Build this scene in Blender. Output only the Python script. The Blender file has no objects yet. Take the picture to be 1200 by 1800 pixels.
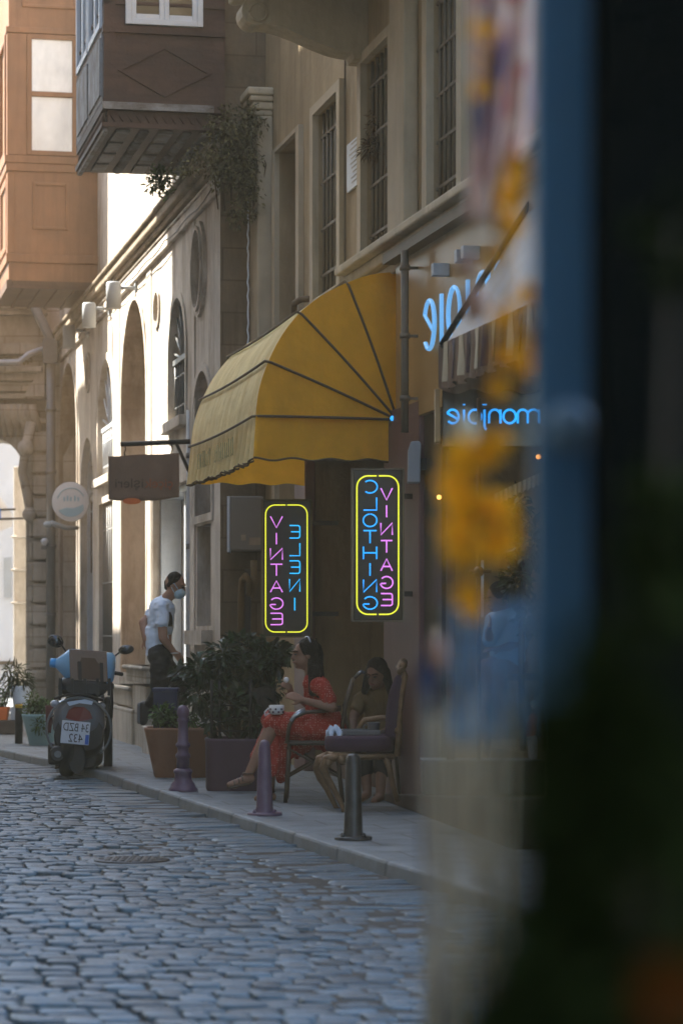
import bpy, math, random
from mathutils import Vector, Matrix, noise
from mathutils.geometry import tessellate_polygon
R = math.radians
random.seed(7)
scn = bpy.context.scene
COL = scn.collection

# ------------------------------------------------------------------ camera, world, sun, exposure
CAM_H = 1.35
cd = bpy.data.cameras.new("street_camera")
cd.sensor_fit = 'VERTICAL'; cd.sensor_height = 36.0; cd.sensor_width = 24.0
cd.lens = 90.0; cd.shift_y = 210.0 / 1800.0
cd.clip_start = 0.05; cd.clip_end = 2000.0
cd.dof.use_dof = True; cd.dof.focus_distance = 21.5; cd.dof.aperture_fstop = 2.9; cd.dof.aperture_blades = 0
cam = bpy.data.objects.new("street_camera", cd); COL.objects.link(cam)
cam.location = (0, 0, CAM_H); cam.rotation_euler = (R(90), 0, 0)
scn.camera = cam

SUN_EL = R(47.0)
SUN_H = Vector((-0.84, 0.54, 0)).normalized()          # horizontal direction towards the sun
to_sun = Vector((SUN_H.x * math.cos(SUN_EL), SUN_H.y * math.cos(SUN_EL), math.sin(SUN_EL)))
world = bpy.data.worlds.new("World"); scn.world = world; world.use_nodes = True
wn = world.node_tree
sky = wn.nodes.new("ShaderNodeTexSky"); sky.sky_type = 'NISHITA'; sky.sun_disc = False
sky.sun_elevation = SUN_EL; sky.sun_rotation = math.atan2(SUN_H.x, SUN_H.y)
sky.air_density = 1.0; sky.dust_density = 1.6; sky.ozone_density = 1.0
bg = wn.nodes["Background"]; bg.inputs["Strength"].default_value = 0.12
tint = wn.nodes.new("ShaderNodeMix"); tint.data_type = 'RGBA'; tint.blend_type = 'MULTIPLY'; tint.inputs[0].default_value = 1.0
tint.inputs[7].default_value = (.93, 1.02, 1.04, 1)
wn.links.new(sky.outputs[0], tint.inputs[6]); wn.links.new(tint.outputs[2], bg.inputs["Color"])
sd = bpy.data.lights.new("sun", 'SUN'); sd.energy = 5.0; sd.angle = R(0.5); sd.color = (1.0, 0.93, 0.82)
sun = bpy.data.objects.new("sun", sd); COL.objects.link(sun)
sun.rotation_euler = to_sun.to_track_quat('Z', 'Y').to_euler(); sun.location = (-10, 30, 30)
scn.view_settings.view_transform = 'Standard'; scn.view_settings.look = 'None'
scn.view_settings.exposure = 2.75; scn.view_settings.gamma = 1.0
scn.render.engine = 'CYCLES'
try:
    scn.cycles.use_denoising = True
    scn.cycles.max_bounces = 8; scn.cycles.diffuse_bounces = 4; scn.cycles.sample_clamp_indirect = 6.0
except Exception:
    pass

# ------------------------------------------------------------------ measuring helpers (metres)
F = 4500.0
def P(u, v, Y):
    return Vector(((u - 600) / F * Y, Y, CAM_H + (1110 - v) / F * Y))
def G(u, v, z=0.0):
    return P(u, v, F * (CAM_H - z) / (v - 1110))
TA = 940.0 / F
AL = math.atan(TA); SA, CA = math.sin(AL), math.cos(AL)
DV = Vector((-SA, CA, 0)); NV = Vector((-CA, -SA, 0))
class Fac:                                           # a facade plane running along the street
    def __init__(s, x0):
        s.x0 = x0
        s.M = Matrix(((DV.x, NV.x, 0, x0), (DV.y, NV.y, 0, 0), (0, 0, 1, 0), (0, 0, 0, 1)))
    def loc(s, u, v=1110, w=0.0):
        rx, ry, rz = (u - 600) / F, 1.0, (1110 - v) / F
        t = (w + s.x0 * NV.x) / (rx * NV.x + ry * NV.y)
        x, y = rx * t - s.x0, ry * t
        return (x * DV.x + y * DV.y, CAM_H + rz * t)
    def s(s_, u, w=0.0): return s_.loc(u, 1110, w)[0]
    def z(s_, u, v, w=0.0): return s_.loc(u, v, w)[1]
    def W(s, a, w, z): return s.M @ Vector((a, w, z))
FA = Fac(4.25); FB = Fac(4.72)
ST = Fac(0.0)                                        # street frame: W(along, -across, z)
PAV = 0.055

# ------------------------------------------------------------------ mesh builder
class MB:
    def __init__(self, M=None):
        self.v = []; self.f = []; self.sm = []; self.M = M or Matrix(); self.tone = []
    def add(self, vs, fs, smooth=False, tone=None):
        n = len(self.v)
        self.v += [self.M @ Vector(p) for p in vs]
        self.f += [tuple(i + n for i in f) for f in fs]
        self.sm += [smooth] * len(fs)
        self.tone += [1.0 if tone is None else tone] * len(vs)
        return self
    def box(self, x0, x1, y0, y1, z0, z1):
        vs = [(x, y, z) for z in (z0, z1) for y in (y0, y1) for x in (x0, x1)]
        return self.add(vs, [(0, 2, 3, 1), (4, 5, 7, 6), (0, 1, 5, 4), (2, 6, 7, 3), (0, 4, 6, 2), (1, 3, 7, 5)])
    def prism(self, poly, fn, a, b):                 # poly in 2D, fn(p, depth) -> 3D
        n = len(poly)
        vs = [fn(p, a) for p in poly] + [fn(p, b) for p in poly]
        fs = [tuple(range(n - 1, -1, -1)), tuple(range(n, 2 * n))]
        fs += [(i, (i + 1) % n, n + (i + 1) % n, n + i) for i in range(n)]
        return self.add(vs, fs)
    def tube(self, pts, r, n=10, cap=True, closed=False, flat=1.0):
        pts = [Vector(p) for p in pts]; m = len(pts)
        rs = r if isinstance(r, (list, tuple)) else [r] * m
        vs = []; up = None
        for i, p in enumerate(pts):
            if closed: t = pts[(i + 1) % m] - pts[i - 1]
            else: t = pts[min(i + 1, m - 1)] - pts[max(i - 1, 0)]
            t = t.normalized() if t.length > 1e-9 else Vector((0, 0, 1))
            if up is None:
                up = t.orthogonal().normalized()
            else:
                up = (up - t * up.dot(t)); up = up.normalized() if up.length > 1e-6 else t.orthogonal().normalized()
            sd_ = t.cross(up)
            for k in range(n):
                a = 2 * math.pi * k / n
                vs.append(p + up * math.cos(a) * rs[i] + sd_ * math.sin(a) * rs[i] * flat)
        fs = []
        for i in range(m if closed else m - 1):
            j = (i + 1) % m
            for k in range(n):
                fs.append((i * n + k, i * n + (k + 1) % n, j * n + (k + 1) % n, j * n + k))
        self.add(vs, fs, True)
        if cap and not closed:
            o = len(self.v) - len(vs)
            self.f += [tuple(o + k for k in range(n - 1, -1, -1)), tuple(o + (m - 1) * n + k for k in range(n))]
            self.sm += [False, False]
        return self
    def lathe(self, prof, c=(0, 0, 0), n=24, smooth=True, sx=1.0, sy=1.0):
        c = Vector(c); vs = []; m = len(prof)
        for r, z in prof:
            for k in range(n):
                a = 2 * math.pi * k / n
                vs.append(c + Vector((r * math.cos(a) * sx, r * math.sin(a) * sy, z)))
        fs = [(i * n + k, i * n + (k + 1) % n, (i + 1) * n + (k + 1) % n, (i + 1) * n + k) for i in range(m - 1) for k in range(n)]
        self.add(vs, fs, smooth)
        o = len(self.v) - len(vs)
        self.f += [tuple(o + k for k in range(n - 1, -1, -1)), tuple(o + (m - 1) * n + k for k in range(n))]
        self.sm += [False, False]
        return self
    def ball(self, c, r, n=14, m=9, rot=None):
        c = Vector(c); r = r if isinstance(r, (tuple, list)) else (r, r, r)
        vs = []; 
        for i in range(m + 1):
            t = math.pi * i / m
            for k in range(n):
                a = 2 * math.pi * k / n
                p = Vector((r[0] * math.sin(t) * math.cos(a), r[1] * math.sin(t) * math.sin(a), r[2] * math.cos(t)))
                if rot: p = rot @ p
                vs.append(c + p)
        fs = [(i * n + k, (i + 1) * n + k, (i + 1) * n + (k + 1) % n, i * n + (k + 1) % n) for i in range(m) for k in range(n)]
        return self.add(vs, fs, True)
    def cap(self, p0, r0, p1, r1, n=12):             # tapered capsule
        p0, p1 = Vector(p0), Vector(p1); t = (p1 - p0).normalized()
        pts = []; rs = []
        for k in range(4):
            a = math.pi / 2 * (1 - k / 4); pts.append(p0 - t * r0 * math.sin(a)); rs.append(max(r0 * math.cos(a), r0 * .05))
        pts.append(p0); rs.append(r0); pts.append(p1); rs.append(r1)
        for k in range(1, 5):
            a = math.pi / 2 * k / 4; pts.append(p1 + t * r1 * math.sin(a)); rs.append(max(r1 * math.cos(a), r1 * .05))
        return self.tube(pts, rs, n)
    def loft(self, rings, smooth=True, cap=True):
        n = len(rings[0]); vs = [p for r in rings for p in r]
        fs = [(i * n + k, i * n + (k + 1) % n, (i + 1) * n + (k + 1) % n, (i + 1) * n + k) for i in range(len(rings) - 1) for k in range(n)]
        self.add(vs, fs, smooth)
        if cap:
            o = len(self.v) - len(vs); m = len(rings)
            self.f += [tuple(o + k for k in range(n - 1, -1, -1)), tuple(o + (m - 1) * n + k for k in range(n))]; self.sm += [False, False]
        return self
    def sheet(self, nu, nv, fn, smooth=True):
        vs = [fn(i / (nu - 1), j / (nv - 1)) for j in range(nv) for i in range(nu)]
        fs = [(j * nu + i, j * nu + i + 1, (j + 1) * nu + i + 1, (j + 1) * nu + i) for j in range(nv - 1) for i in range(nu - 1)]
        return self.add(vs, fs, smooth)
    def wall(self, outer, holes, w=0.0, depth=0.2, back=True):   # facade face (s, z) with recessed openings
        polys = [[Vector((a, b, 0)) for a, b in q] for q in [outer] + [h if not isinstance(h, tuple) else h[0] for h in holes]]
        flat = [p for q in polys for p in q]
        tris = tessellate_polygon(polys)
        fs = []
        for t in tris:
            a, b, c = (flat[i] for i in t)
            cr = (b - a).cross(c - a).z
            fs.append(tuple(t) if cr < 0 else (t[0], t[2], t[1]))
        self.add([(p.x, w, p.y) for p in flat], fs)
        for h in holes:
            dp = depth
            if isinstance(h, tuple): h, dp = h
            n = len(h)
            vs = [(a, w, b) for a, b in h] + [(a, w - dp, b) for a, b in h]
            self.add(vs, [(i, (i + 1) % n, n + (i + 1) % n, n + i) for i in range(n)])
            if back: self.add([(a, w - dp, b) for a, b in h], [tuple(range(n))])
        return self
    def leaf(self, p, d, nrm, L, Wd, bend=.25):
        d = d.normalized(); sd_ = d.cross(nrm)
        sd_ = sd_.normalized() if sd_.length > 1e-5 else d.orthogonal().normalized()
        up = sd_.cross(d)
        mid = p + d * L * .5 - up * 0
        tip = p + d * L - up * L * bend
        vs = [p, p + d * L * .32 + sd_ * Wd * .5 + up * Wd * .15, mid + d * L * .12 + sd_ * Wd * .42 + up * Wd * .05, tip,
              mid + d * L * .12 - sd_ * Wd * .42 + up * Wd * .05, p + d * L * .32 - sd_ * Wd * .5 + up * Wd * .15, mid - up * L * bend * .25]
        return self.add(vs, [(0, 1, 6), (1, 2, 6), (2, 3, 6), (3, 4, 6), (4, 5, 6), (5, 0, 6)], False, random.choice((random.uniform(.4, .9), random.uniform(.7, 1.5), random.uniform(1.2, 2.4))))

def wmat(o):
    return Matrix() if o is None else wmat(o.parent) @ o.matrix_basis
def part(name, mb, mat, parent=None, bevel=0.0, recalc=False, solid=0.0):
    inv = wmat(parent).inverted() if parent else Matrix()
    me = bpy.data.meshes.new(name)
    me.from_pydata([inv @ p for p in mb.v], [], mb.f)
    me.polygons.foreach_set("use_smooth", mb.sm)
    at = me.attributes.new("tone", 'FLOAT', 'POINT'); at.data.foreach_set("value", mb.tone)
    me.update()
    if recalc:
        import bmesh
        b = bmesh.new(); b.from_mesh(me); bmesh.ops.recalc_face_normals(b, faces=b.faces); b.to_mesh(me); b.free()
    me.materials.append(mat)
    o = bpy.data.objects.new(name, me); COL.objects.link(o)
    if parent: o.parent = parent
    if solid:
        m = o.modifiers.new("thickness", 'SOLIDIFY'); m.thickness = solid; m.offset = 0
    if bevel:
        m = o.modifiers.new("bevel", 'BEVEL'); m.width = bevel; m.segments = 2; m.limit_method = 'ANGLE'; m.angle_limit = R(40)
    return o
def tag(o, label, cat, group=None):
    o["label"] = label; o["category"] = cat
    if group: o["group"] = group
    return o
def thing(name, label, cat, loc, rz=0.0, group=None):
    o = bpy.data.objects.new(name, None); COL.objects.link(o); o.empty_display_size = .1
    o.location = loc; o.rotation_euler = (0, 0, rz); o.matrix_basis = Matrix.Translation(Vector(loc)) @ Matrix.Rotation(rz, 4, 'Z')
    return tag(o, label, cat, group)
def single(name, mb, mat, label, cat, base, group=None, **k):
    t = thing(name, label, cat, base, 0, group)
    return t, part(k.pop("pname", "body"), mb, mat, t, **k)
def setting(name, mb, mat, kind="structure", **k):
    o = part(name, mb, mat, None, **k); o["kind"] = kind; return o
def dup(root, loc, rz, label):
    r = root.copy(); COL.objects.link(r); r.matrix_basis = Matrix.Translation(Vector(loc)) @ Matrix.Rotation(rz, 4, 'Z'); r["label"] = label
    for ch in root.children:
        c = ch.copy(); COL.objects.link(c); c.parent = r
        for g in ch.children:
            d = g.copy(); COL.objects.link(d); d.parent = c
    return r
def fuse(name, mb, mat, parent, voxel=.008, smooth=6):   # overlapping volumes melted into one continuous skin
    o = part(name, mb, mat, parent, recalc=True)
    m = o.modifiers.new("r", 'REMESH'); m.mode = 'VOXEL'; m.voxel_size = voxel; m.use_smooth_shade = True
    s = o.modifiers.new("s", 'SMOOTH'); s.factor = .5; s.iterations = smooth
    dg = bpy.context.evaluated_depsgraph_get(); dg.update()
    me = bpy.data.meshes.new_from_object(o.evaluated_get(dg))
    o.modifiers.clear(); o.data = me
    if not me.materials: me.materials.append(mat)
    return o

def wrinkle(o, amp, sc, stretch=(1, 1, .35)):         # soft cloth folds
    me = o.data
    for v in me.vertices:
        p = Vector((v.co.x * sc * stretch[0], v.co.y * sc * stretch[1], v.co.z * sc * stretch[2])); w = noise.noise(p * 1.3) * 1.2
        v.co += v.normal * amp * (noise.noise(p + Vector((w, w, w))) + .5 * noise.noise(p * 2.3))
    return o

# ------------------------------------------------------------------ materials
def material(name, col, rough=.7, var=.18, scale=4.0, bump=.15, bscale=40.0, metal=0.0, spec=.4, stain=None, stain_amt=.5, stain_scale=(1.2, 1.2, .35), tone=0.0, coat=0.0, trans=None, blocks=None, soot=None, bdist=.02):
    m = bpy.data.materials.new(name); m.use_nodes = True
    nt = m.node_tree; N = nt.nodes; L = nt.links
    b = N["Principled BSDF"]
    tc = N.new("ShaderNodeTexCoord")
    n1 = N.new("ShaderNodeTexNoise"); n1.inputs["Scale"].default_value = scale; n1.inputs["Detail"].default_value = 6; n1.inputs["Roughness"].default_value = .65
    L.new(tc.outputs["Object"], n1.inputs["Vector"])
    mr = N.new("ShaderNodeMapRange"); mr.inputs[1].default_value = .3; mr.inputs[2].default_value = .7; mr.inputs[3].default_value = 1 - var; mr.inputs[4].default_value = 1 + var
    L.new(n1.outputs["Fac"], mr.inputs[0])
    hs = N.new("ShaderNodeMix"); hs.data_type = 'RGBA'; hs.blend_type = 'MULTIPLY'; hs.inputs[0].default_value = 1.0
    hs.inputs[6].default_value = (*col, 1)
    L.new(mr.outputs[0], hs.inputs[7])
    out = hs.outputs[2]
    if stain:
        mp = N.new("ShaderNodeMapping"); mp.inputs["Scale"].default_value = stain_scale
        L.new(tc.outputs["Object"], mp.inputs[0])
        n2 = N.new("ShaderNodeTexNoise"); n2.inputs["Scale"].default_value = 1.0; n2.inputs["Detail"].default_value = 8; n2.inputs["Roughness"].default_value = .7
        L.new(mp.outputs[0], n2.inputs["Vector"])
        r2 = N.new("ShaderNodeMapRange"); r2.inputs[1].default_value = .45; r2.inputs[2].default_value = .68; r2.inputs[4].default_value = stain_amt
        L.new(n2.outputs["Fac"], r2.inputs[0])
        mx = N.new("ShaderNodeMix"); mx.data_type = 'RGBA'; L.new(r2.outputs[0], mx.inputs[0]); L.new(out, mx.inputs[6]); mx.inputs[7].default_value = (*stain, 1)
        out = mx.outputs[2]
    if soot:                                          # fine dark rain streaks and grime
        mp = N.new("ShaderNodeMapping"); mp.inputs["Scale"].default_value = (7, 7, .55); L.new(tc.outputs["Object"], mp.inputs[0])
        n4 = N.new("ShaderNodeTexNoise"); n4.inputs["Scale"].default_value = 1; n4.inputs["Detail"].default_value = 9; n4.inputs["Roughness"].default_value = .75; L.new(mp.outputs[0], n4.inputs["Vector"])
        n5 = N.new("ShaderNodeTexNoise"); n5.inputs["Scale"].default_value = .8; L.new(tc.outputs["Object"], n5.inputs["Vector"])
        r4 = N.new("ShaderNodeMapRange"); r4.inputs[1].default_value = .5; r4.inputs[2].default_value = .72; r4.inputs[4].default_value = soot; L.new(n4.outputs["Fac"], r4.inputs[0])
        r5 = N.new("ShaderNodeMapRange"); r5.inputs[1].default_value = .4; r5.inputs[2].default_value = .6; L.new(n5.outputs["Fac"], r5.inputs[0])
        mu = N.new("ShaderNodeMath"); mu.operation = 'MULTIPLY'; L.new(r4.outputs[0], mu.inputs[0]); L.new(r5.outputs[0], mu.inputs[1])
        mx = N.new("ShaderNodeMix"); mx.data_type = 'RGBA'; L.new(mu.outputs[0], mx.inputs[0]); L.new(out, mx.inputs[6]); mx.inputs[7].default_value = (col[0] * .3, col[1] * .27, col[2] * .25, 1); out = mx.outputs[2]
    jb = None
    if blocks:                                        # coursed masonry joints
        dt = N.new("ShaderNodeVectorMath"); dt.operation = 'DOT_PRODUCT'; dt.inputs[1].default_value = (DV.x + CA, DV.y + SA, 0); L.new(tc.outputs["Object"], dt.inputs[0])
        sp_ = N.new("ShaderNodeSeparateXYZ"); L.new(tc.outputs["Object"], sp_.inputs[0]); cb_ = N.new("ShaderNodeCombineXYZ"); L.new(dt.outputs["Value"], cb_.inputs[0]); L.new(sp_.outputs[2], cb_.inputs[1])
        br = N.new("ShaderNodeTexBrick"); br.inputs["Scale"].default_value = 1; br.inputs["Brick Width"].default_value = blocks[0]; br.inputs["Row Height"].default_value = blocks[1]; br.inputs["Mortar Size"].default_value = .012; br.inputs["Mortar Smooth"].default_value = .6
        br.inputs["Color1"].default_value = (1, 1, 1, 1); br.inputs["Color2"].default_value = (.8, .79, .77, 1); br.inputs["Mortar"].default_value = (.5, .46, .42, 1); L.new(cb_.outputs[0], br.inputs["Vector"])
        mx = N.new("ShaderNodeMix"); mx.data_type = 'RGBA'; mx.blend_type = 'MULTIPLY'; mx.inputs[0].default_value = .8; L.new(out, mx.inputs[6]); L.new(br.outputs["Color"], mx.inputs[7]); out = mx.outputs[2]; jb = br
    if tone:
        at = N.new("ShaderNodeAttribute"); at.attribute_name = "tone"
        m3 = N.new("ShaderNodeMix"); m3.data_type = 'RGBA'; m3.blend_type = 'MULTIPLY'; m3.inputs[0].default_value = tone
        L.new(out, m3.inputs[6]); L.new(at.outputs["Fac"], m3.inputs[7]); out = m3.outputs[2]
    L.new(out, b.inputs["Base Color"])
    b.inputs["Roughness"].default_value = rough; b.inputs["Metallic"].default_value = metal
    b.inputs["Specular IOR Level"].default_value = spec; b.inputs["Coat Weight"].default_value = coat
    if bump:
        n3 = N.new("ShaderNodeTexNoise"); n3.inputs["Scale"].default_value = bscale; n3.inputs["Detail"].default_value = 5
        L.new(tc.outputs["Object"], n3.inputs["Vector"])
        bp = N.new("ShaderNodeBump"); bp.inputs["Strength"].default_value = bump; bp.inputs["Distance"].default_value = bdist
        L.new(n3.outputs["Fac"], bp.inputs["Height"]); L.new(bp.outputs[0], b.inputs["Normal"])
    if trans:
        tr = N.new("ShaderNodeBsdfTranslucent"); L.new(out, tr.inputs["Color"])
        ms = N.new("ShaderNodeMixShader"); ms.inputs[0].default_value = trans
        L.new(b.outputs[0], ms.inputs[1]); L.new(tr.outputs[0], ms.inputs[2]); L.new(ms.outputs[0], N["Material Output"].inputs[0])
    return m
def glow(name, col, strength):
    m = bpy.data.materials.new(name); m.use_nodes = True
    b = m.node_tree.nodes["Principled BSDF"]
    b.inputs["Base Color"].default_value = (*[c * .6 for c in col], 1); b.inputs["Emission Color"].default_value = (*col, 1); b.inputs["Emission Strength"].default_value = strength
    b.inputs["Roughness"].default_value = .3
    return m
def glassy(name, col, alpha=.25, rough=.03):
    m = bpy.data.materials.new(name); m.use_nodes = True
    nt = m.node_tree; N = nt.nodes; L = nt.links
    b = N["Principled BSDF"]; b.inputs["Base Color"].default_value = (*col, 1); b.inputs["Roughness"].default_value = rough; b.inputs["IOR"].default_value = 1.5; b.inputs["Specular IOR Level"].default_value = .8
    b.inputs["Alpha"].default_value = alpha
    return m
mt = {}
mt["stone_pale"] = material("pale_stone_plaster", (.52, .465, .395), .85, .2, 2.2, .45, 12, soot=.8, stain=(.21, .155, .105), stain_amt=.9, stain_scale=(1.6, 1.6, .5))
mt["stone_tan"] = material("tan_niche_plaster", (.47, .35, .245), .9, .22, 3.0, .3, 14, blocks=(.62, .31), soot=.6, stain=(.2, .125, .07), stain_amt=.8)
mt["stone_brown"] = material("brown_stained_stone", (.20, .14, .082), .9, .25, 2.0, .4, 14, blocks=(.7, .33), soot=.7, stain=(.06, .045, .03), stain_amt=.8)  # brown stone with darker blotches
mt["stone_grey"] = material("grey_carved_stone", (.47, .42, .35), .85, .18, 3.0, .3, 25, blocks=(.9, .42), soot=.8, stain=(.14, .12, .08), stain_amt=.6)
mt["cornice"] = material("weathered_cornice_stone", (.28, .22, .15), .9, .25, 5.0, .5, 25, stain=(.07, .06, .035), stain_amt=.8, stain_scale=(2, 2, 2))
mt["stucco"] = material("beige_stucco", (.37, .275, .155), .85, .16, 1.6, .3, 14, soot=.75, stain=(.20, .14, .075), stain_amt=.8, stain_scale=(1.8, 1.8, .4))  # beige warmed to imitate the brown reflection haze
mt["stucco_trim"] = material("beige_trim_paint", (.47, .385, .26), .7, .14, 3, .2, 20, soot=.55, stain=(.25, .2, .13), stain_amt=.4)
mt["niche_fill"] = material("blind_door_plaster", (.27, .215, .155), .8, .08, 2, .1, 20)
mt["wood_new"] = material("varnished_oak_cladding", (.245, .108, .046), .45, .22, 3.0, .06, 40, stain=(.14, .058, .022), stain_amt=.7, stain_scale=(9, 9, .6))
mt["wood_dark"] = material("dark_weathered_timber", (.085, .045, .028), .65, .3, 4.0, .3, 30, stain=(.035, .02, .014), stain_amt=.8, stain_scale=(1, 1, 9))
mt["wood_grey"] = material("silvered_timber", (.27, .25, .23), .8, .3, 6, .4, 30, stain=(.10, .075, .05), stain_amt=.9, stain_scale=(3, 3, 8))
mt["wood_front"] = material("light_grey_timber", (.30, .30, .30), .8, .3, 6, .4, 30, stain=(.12, .10, .09), stain_amt=.9, stain_scale=(4, 4, 2))  # light grey timber with darker blotches
mt["white_paint"] = material("white_window_paint", (.62, .64, .66), .5, .06, 4, .05, 40)
mt["pale_metal"] = material("pale_grey_metal", (.42, .45, .48), .5, .15, 4, .1, 40, stain=(.2, .18, .15), stain_amt=.5)
mt["iron"] = material("black_iron", (.025, .022, .02), .5, .2, 8, .1, 60, metal=.2)
mt["iron_grey"] = material("grey_painted_iron", (.14, .145, .145), .5, .15, 8, .1, 60)
mt["iron_brown"] = material("brown_painted_iron", (.16, .125, .085), .6, .15, 8, .1, 60)
mt["glass_dark"] = material("dark_window_glass", (.02, .022, .022), .06, .2, 2, 0, spec=.7)
mt["glass_brown"] = material("veil_brown_glass", (.055, .04, .026), .25, .2, 2, 0, spec=.5)  # brown reflection veil put into the glass colour
mt["glass_sky"] = material("sky_reflection_glass", (.86, .86, .84), .08, .12, 2.5, 0, spec=.8, stain=(.55, .57, .57), stain_amt=.7, stain_scale=(2, 2, .6))  # bright sky reflection painted into the glass colour
mt["yellow_canvas"] = material("yellow_canvas", (.95, .50, .03), .8, .1, 3, .55, 4.5, bdist=.06, trans=.5, stain=(.72, .36, .03), stain_amt=.6, stain_scale=(2.5, 2.5, 1))
mt["yellow_front"] = material("sunlit_faded_canvas", (.92, .74, .36), .8, .1, 3, .55, 4.5, bdist=.06, stain=(.62, .42, .12), stain_amt=.6, stain_scale=(2.5, 2.5, 1), trans=.3)  # faded front canvas, sunlight glow also put into its colour
mt["canvas_trim"] = material("dark_canvas_binding", (.09, .06, .03), .8, .1, 5, 0)
mt["black_acrylic"] = material("black_acrylic_panel", (.035, .027, .022), .16, .1, 3, 0, spec=.5)
mt["neon_pink"] = glow("pink_neon_tube", (.72, .22, .80), .2)
mt["neon_blue"] = glow("blue_neon_tube", (.02, .36, 1.0), .22)
mt["neon_cyan"] = glow("cyan_neon_tube", (.02, .47, .95), .21)
mt["neon_yellow"] = glow("yellow_neon_tube", (.78, .80, .04), .19)
mt["neon_sky"] = glow("pale_blue_neon_letter", (.16, .45, .85), .13)
mt["warm_lamp"] = glow("warm_lamp_glow", (1.0, .42, .1), .7)
mt["door_brown"] = material("dark_brown_door", (.065, .036, .024), .5, .2, 3, .1, 20)
mt["recess"] = material("recess_brown_plaster", (.09, .05, .032), .8, .15, 2, .1, 20)  # doorway brown takes in the tint of the reflection veil
mt["mauve"] = material("mauve_painted_pilaster", (.17, .09, .085), .6, .12, 3, .1, 30, stain=(.10, .06, .055), stain_amt=.5)
mt["fascia"] = material("gold_brown_fascia", (.36, .215, .08), .42, .1, 2, .03, 40, spec=.5)
mt["board"] = material("brown_sign_board", (.21, .135, .09), .8, .15, 5, .15, 40, stain=(.14, .085, .055), stain_amt=.5)
mt["board_text"] = material("dark_sign_lettering", (.06, .042, .03), .7, .1, 6, 0)
mt["board_text_red"] = material("orange_sign_lettering", (.34, .09, .03), .7, .1, 6, 0)
mt["disc"] = material("white_sign_disc", (.62, .60, .60), .35, .08, 4, 0)
mt["disc_blue"] = material("pale_blue_sign_print", (.25, .42, .50), .4, .1, 4, 0)
mt["black_plastic"] = material("black_plastic", (.018, .017, .017), .5, .2, 8, .1, 60)
mt["rubber"] = material("tyre_rubber", (.016, .015, .014), .8, .2, 8, .2, 60)
mt["scooter_grey"] = material("silver_scooter_paint", (.13, .135, .145), .22, .06, 3, 0, coat=.5)
mt["red_lens"] = material("dark_red_lens", (.16, .018, .014), .2, .1, 5, 0, coat=.5)
mt["amber_lens"] = material("clear_amber_lens", (.4, .4, .42), .15, .1, 5, 0)
mt["chrome"] = material("chrome", (.55, .55, .55), .15, .05, 5, 0, metal=1)
mt["plate"] = material("white_number_plate", (.60, .62, .66), .4, .05, 5, 0)
mt["plate_blue"] = material("blue_plate_band", (.03, .12, .45), .4, .05, 5, 0)
mt["ink"] = material("black_ink", (.015, .015, .018), .6, .05, 5, 0)
mt["cardboard"] = material("brown_cardboard", (.235, .165, .125), .85, .1, 5, .1, 40)
mt["cardboard_dark"] = material("dark_cardboard_print", (.12, .07, .045), .85, .1, 5, 0)
mt["jug"] = material("blue_water_jug", (.30, .55, .74), .12, .08, 5, 0, trans=.4, coat=.4)
mt["jug_cap"] = material("blue_jug_cap", (.03, .28, .62), .35, .08, 5, 0)
mt["terracotta"] = material("terracotta_planter", (.26, .125, .068), .75, .15, 4, .15, 30, stain=(.17, .09, .055), stain_amt=.5)
mt["purple"] = material("purple_paint", (.105, .062, .098), .42, .15, 5, .1, 40, stain=(.17, .13, .155), stain_amt=.45, stain_scale=(22, 22, 9))
mt["purple_planter"] = material("dusty_purple_planter", (.09, .048, .062), .6, .12, 4, .1, 30)
mt["black_paint"] = material("scuffed_black_paint", (.024, .02, .017), .4, .25, 6, .1, 50, stain=(.09, .08, .07), stain_amt=.5, stain_scale=(26, 26, 12))
mt["yellow_band"] = material("yellow_band_paint", (.62, .36, .02), .5, .1, 5, 0)
mt["mint"] = material("mint_planter", (.27, .40, .38), .6, .1, 3, .1, 30)
mt["orange_pot"] = material("orange_pot", (.65, .16, .04), .6, .1, 3, .1, 30)
mt["navy"] = material("navy_pot", (.025, .03, .07), .5, .1, 3, .05, 30)
mt["leaf_dark"] = material("dark_glossy_leaf", (.022, .036, .014), .38, .3, 8, 0, spec=.5, tone=1.0, trans=.2)
mt["leaf_mid"] = material("green_leaf", (.055, .095, .025), .5, .3, 8, 0, tone=1.0, trans=.3)
mt["leaf_olive"] = material("olive_leaf", (.10, .085, .035), .6, .3, 8, 0, tone=1.0, trans=.25)
mt["stem"] = material("brown_stem", (.07, .05, .03), .8, .2, 8, .1, 40)
mt["soil"] = material("dark_soil", (.03, .022, .016), .95, .3, 20, .4, 60)
mt["granite"] = material("granite_kerb", (.165, .178, .182), .6, .18, 8, .3, 60, stain=(.14, .13, .115), stain_amt=.6, stain_scale=(3, 3, 3))
mt["skin"] = material("skin", (.34, .18, .115), .6, .12, 14, .1, 60, spec=.35)
mt["skin_dark"] = material("tan_skin", (.22, .112, .068), .6, .12, 14, .1, 60, spec=.35)
mt["hair"] = material("dark_hair", (.008, .006, .005), .75, .3, 30, .8, 70, spec=.15)
mt["shirt"] = material("white_t_shirt", (.70, .77, .86), .85, .06, 6, .25, 9)
mt["print"] = material("dark_shirt_print", (.035, .033, .03), .8, .2, 30, 0)
mt["trousers"] = material("black_trousers", (.014, .013, .013), .8, .2, 8, .2, 20)
mt["mask"] = material("pale_blue_mask", (.42, .56, .62), .8, .05, 6, .1, 40)
mt["sole"] = material("grey_shoe_sole", (.2, .19, .18), .7, .1, 6, 0)
mt["ochre"] = material("ochre_top", (.13, .075, .024), .8, .1, 6, .2, 14)
mt["blue_shirt"] = material("pale_blue_shirt", (.30, .42, .55), .8, .1, 6, .2, 14)
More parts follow.
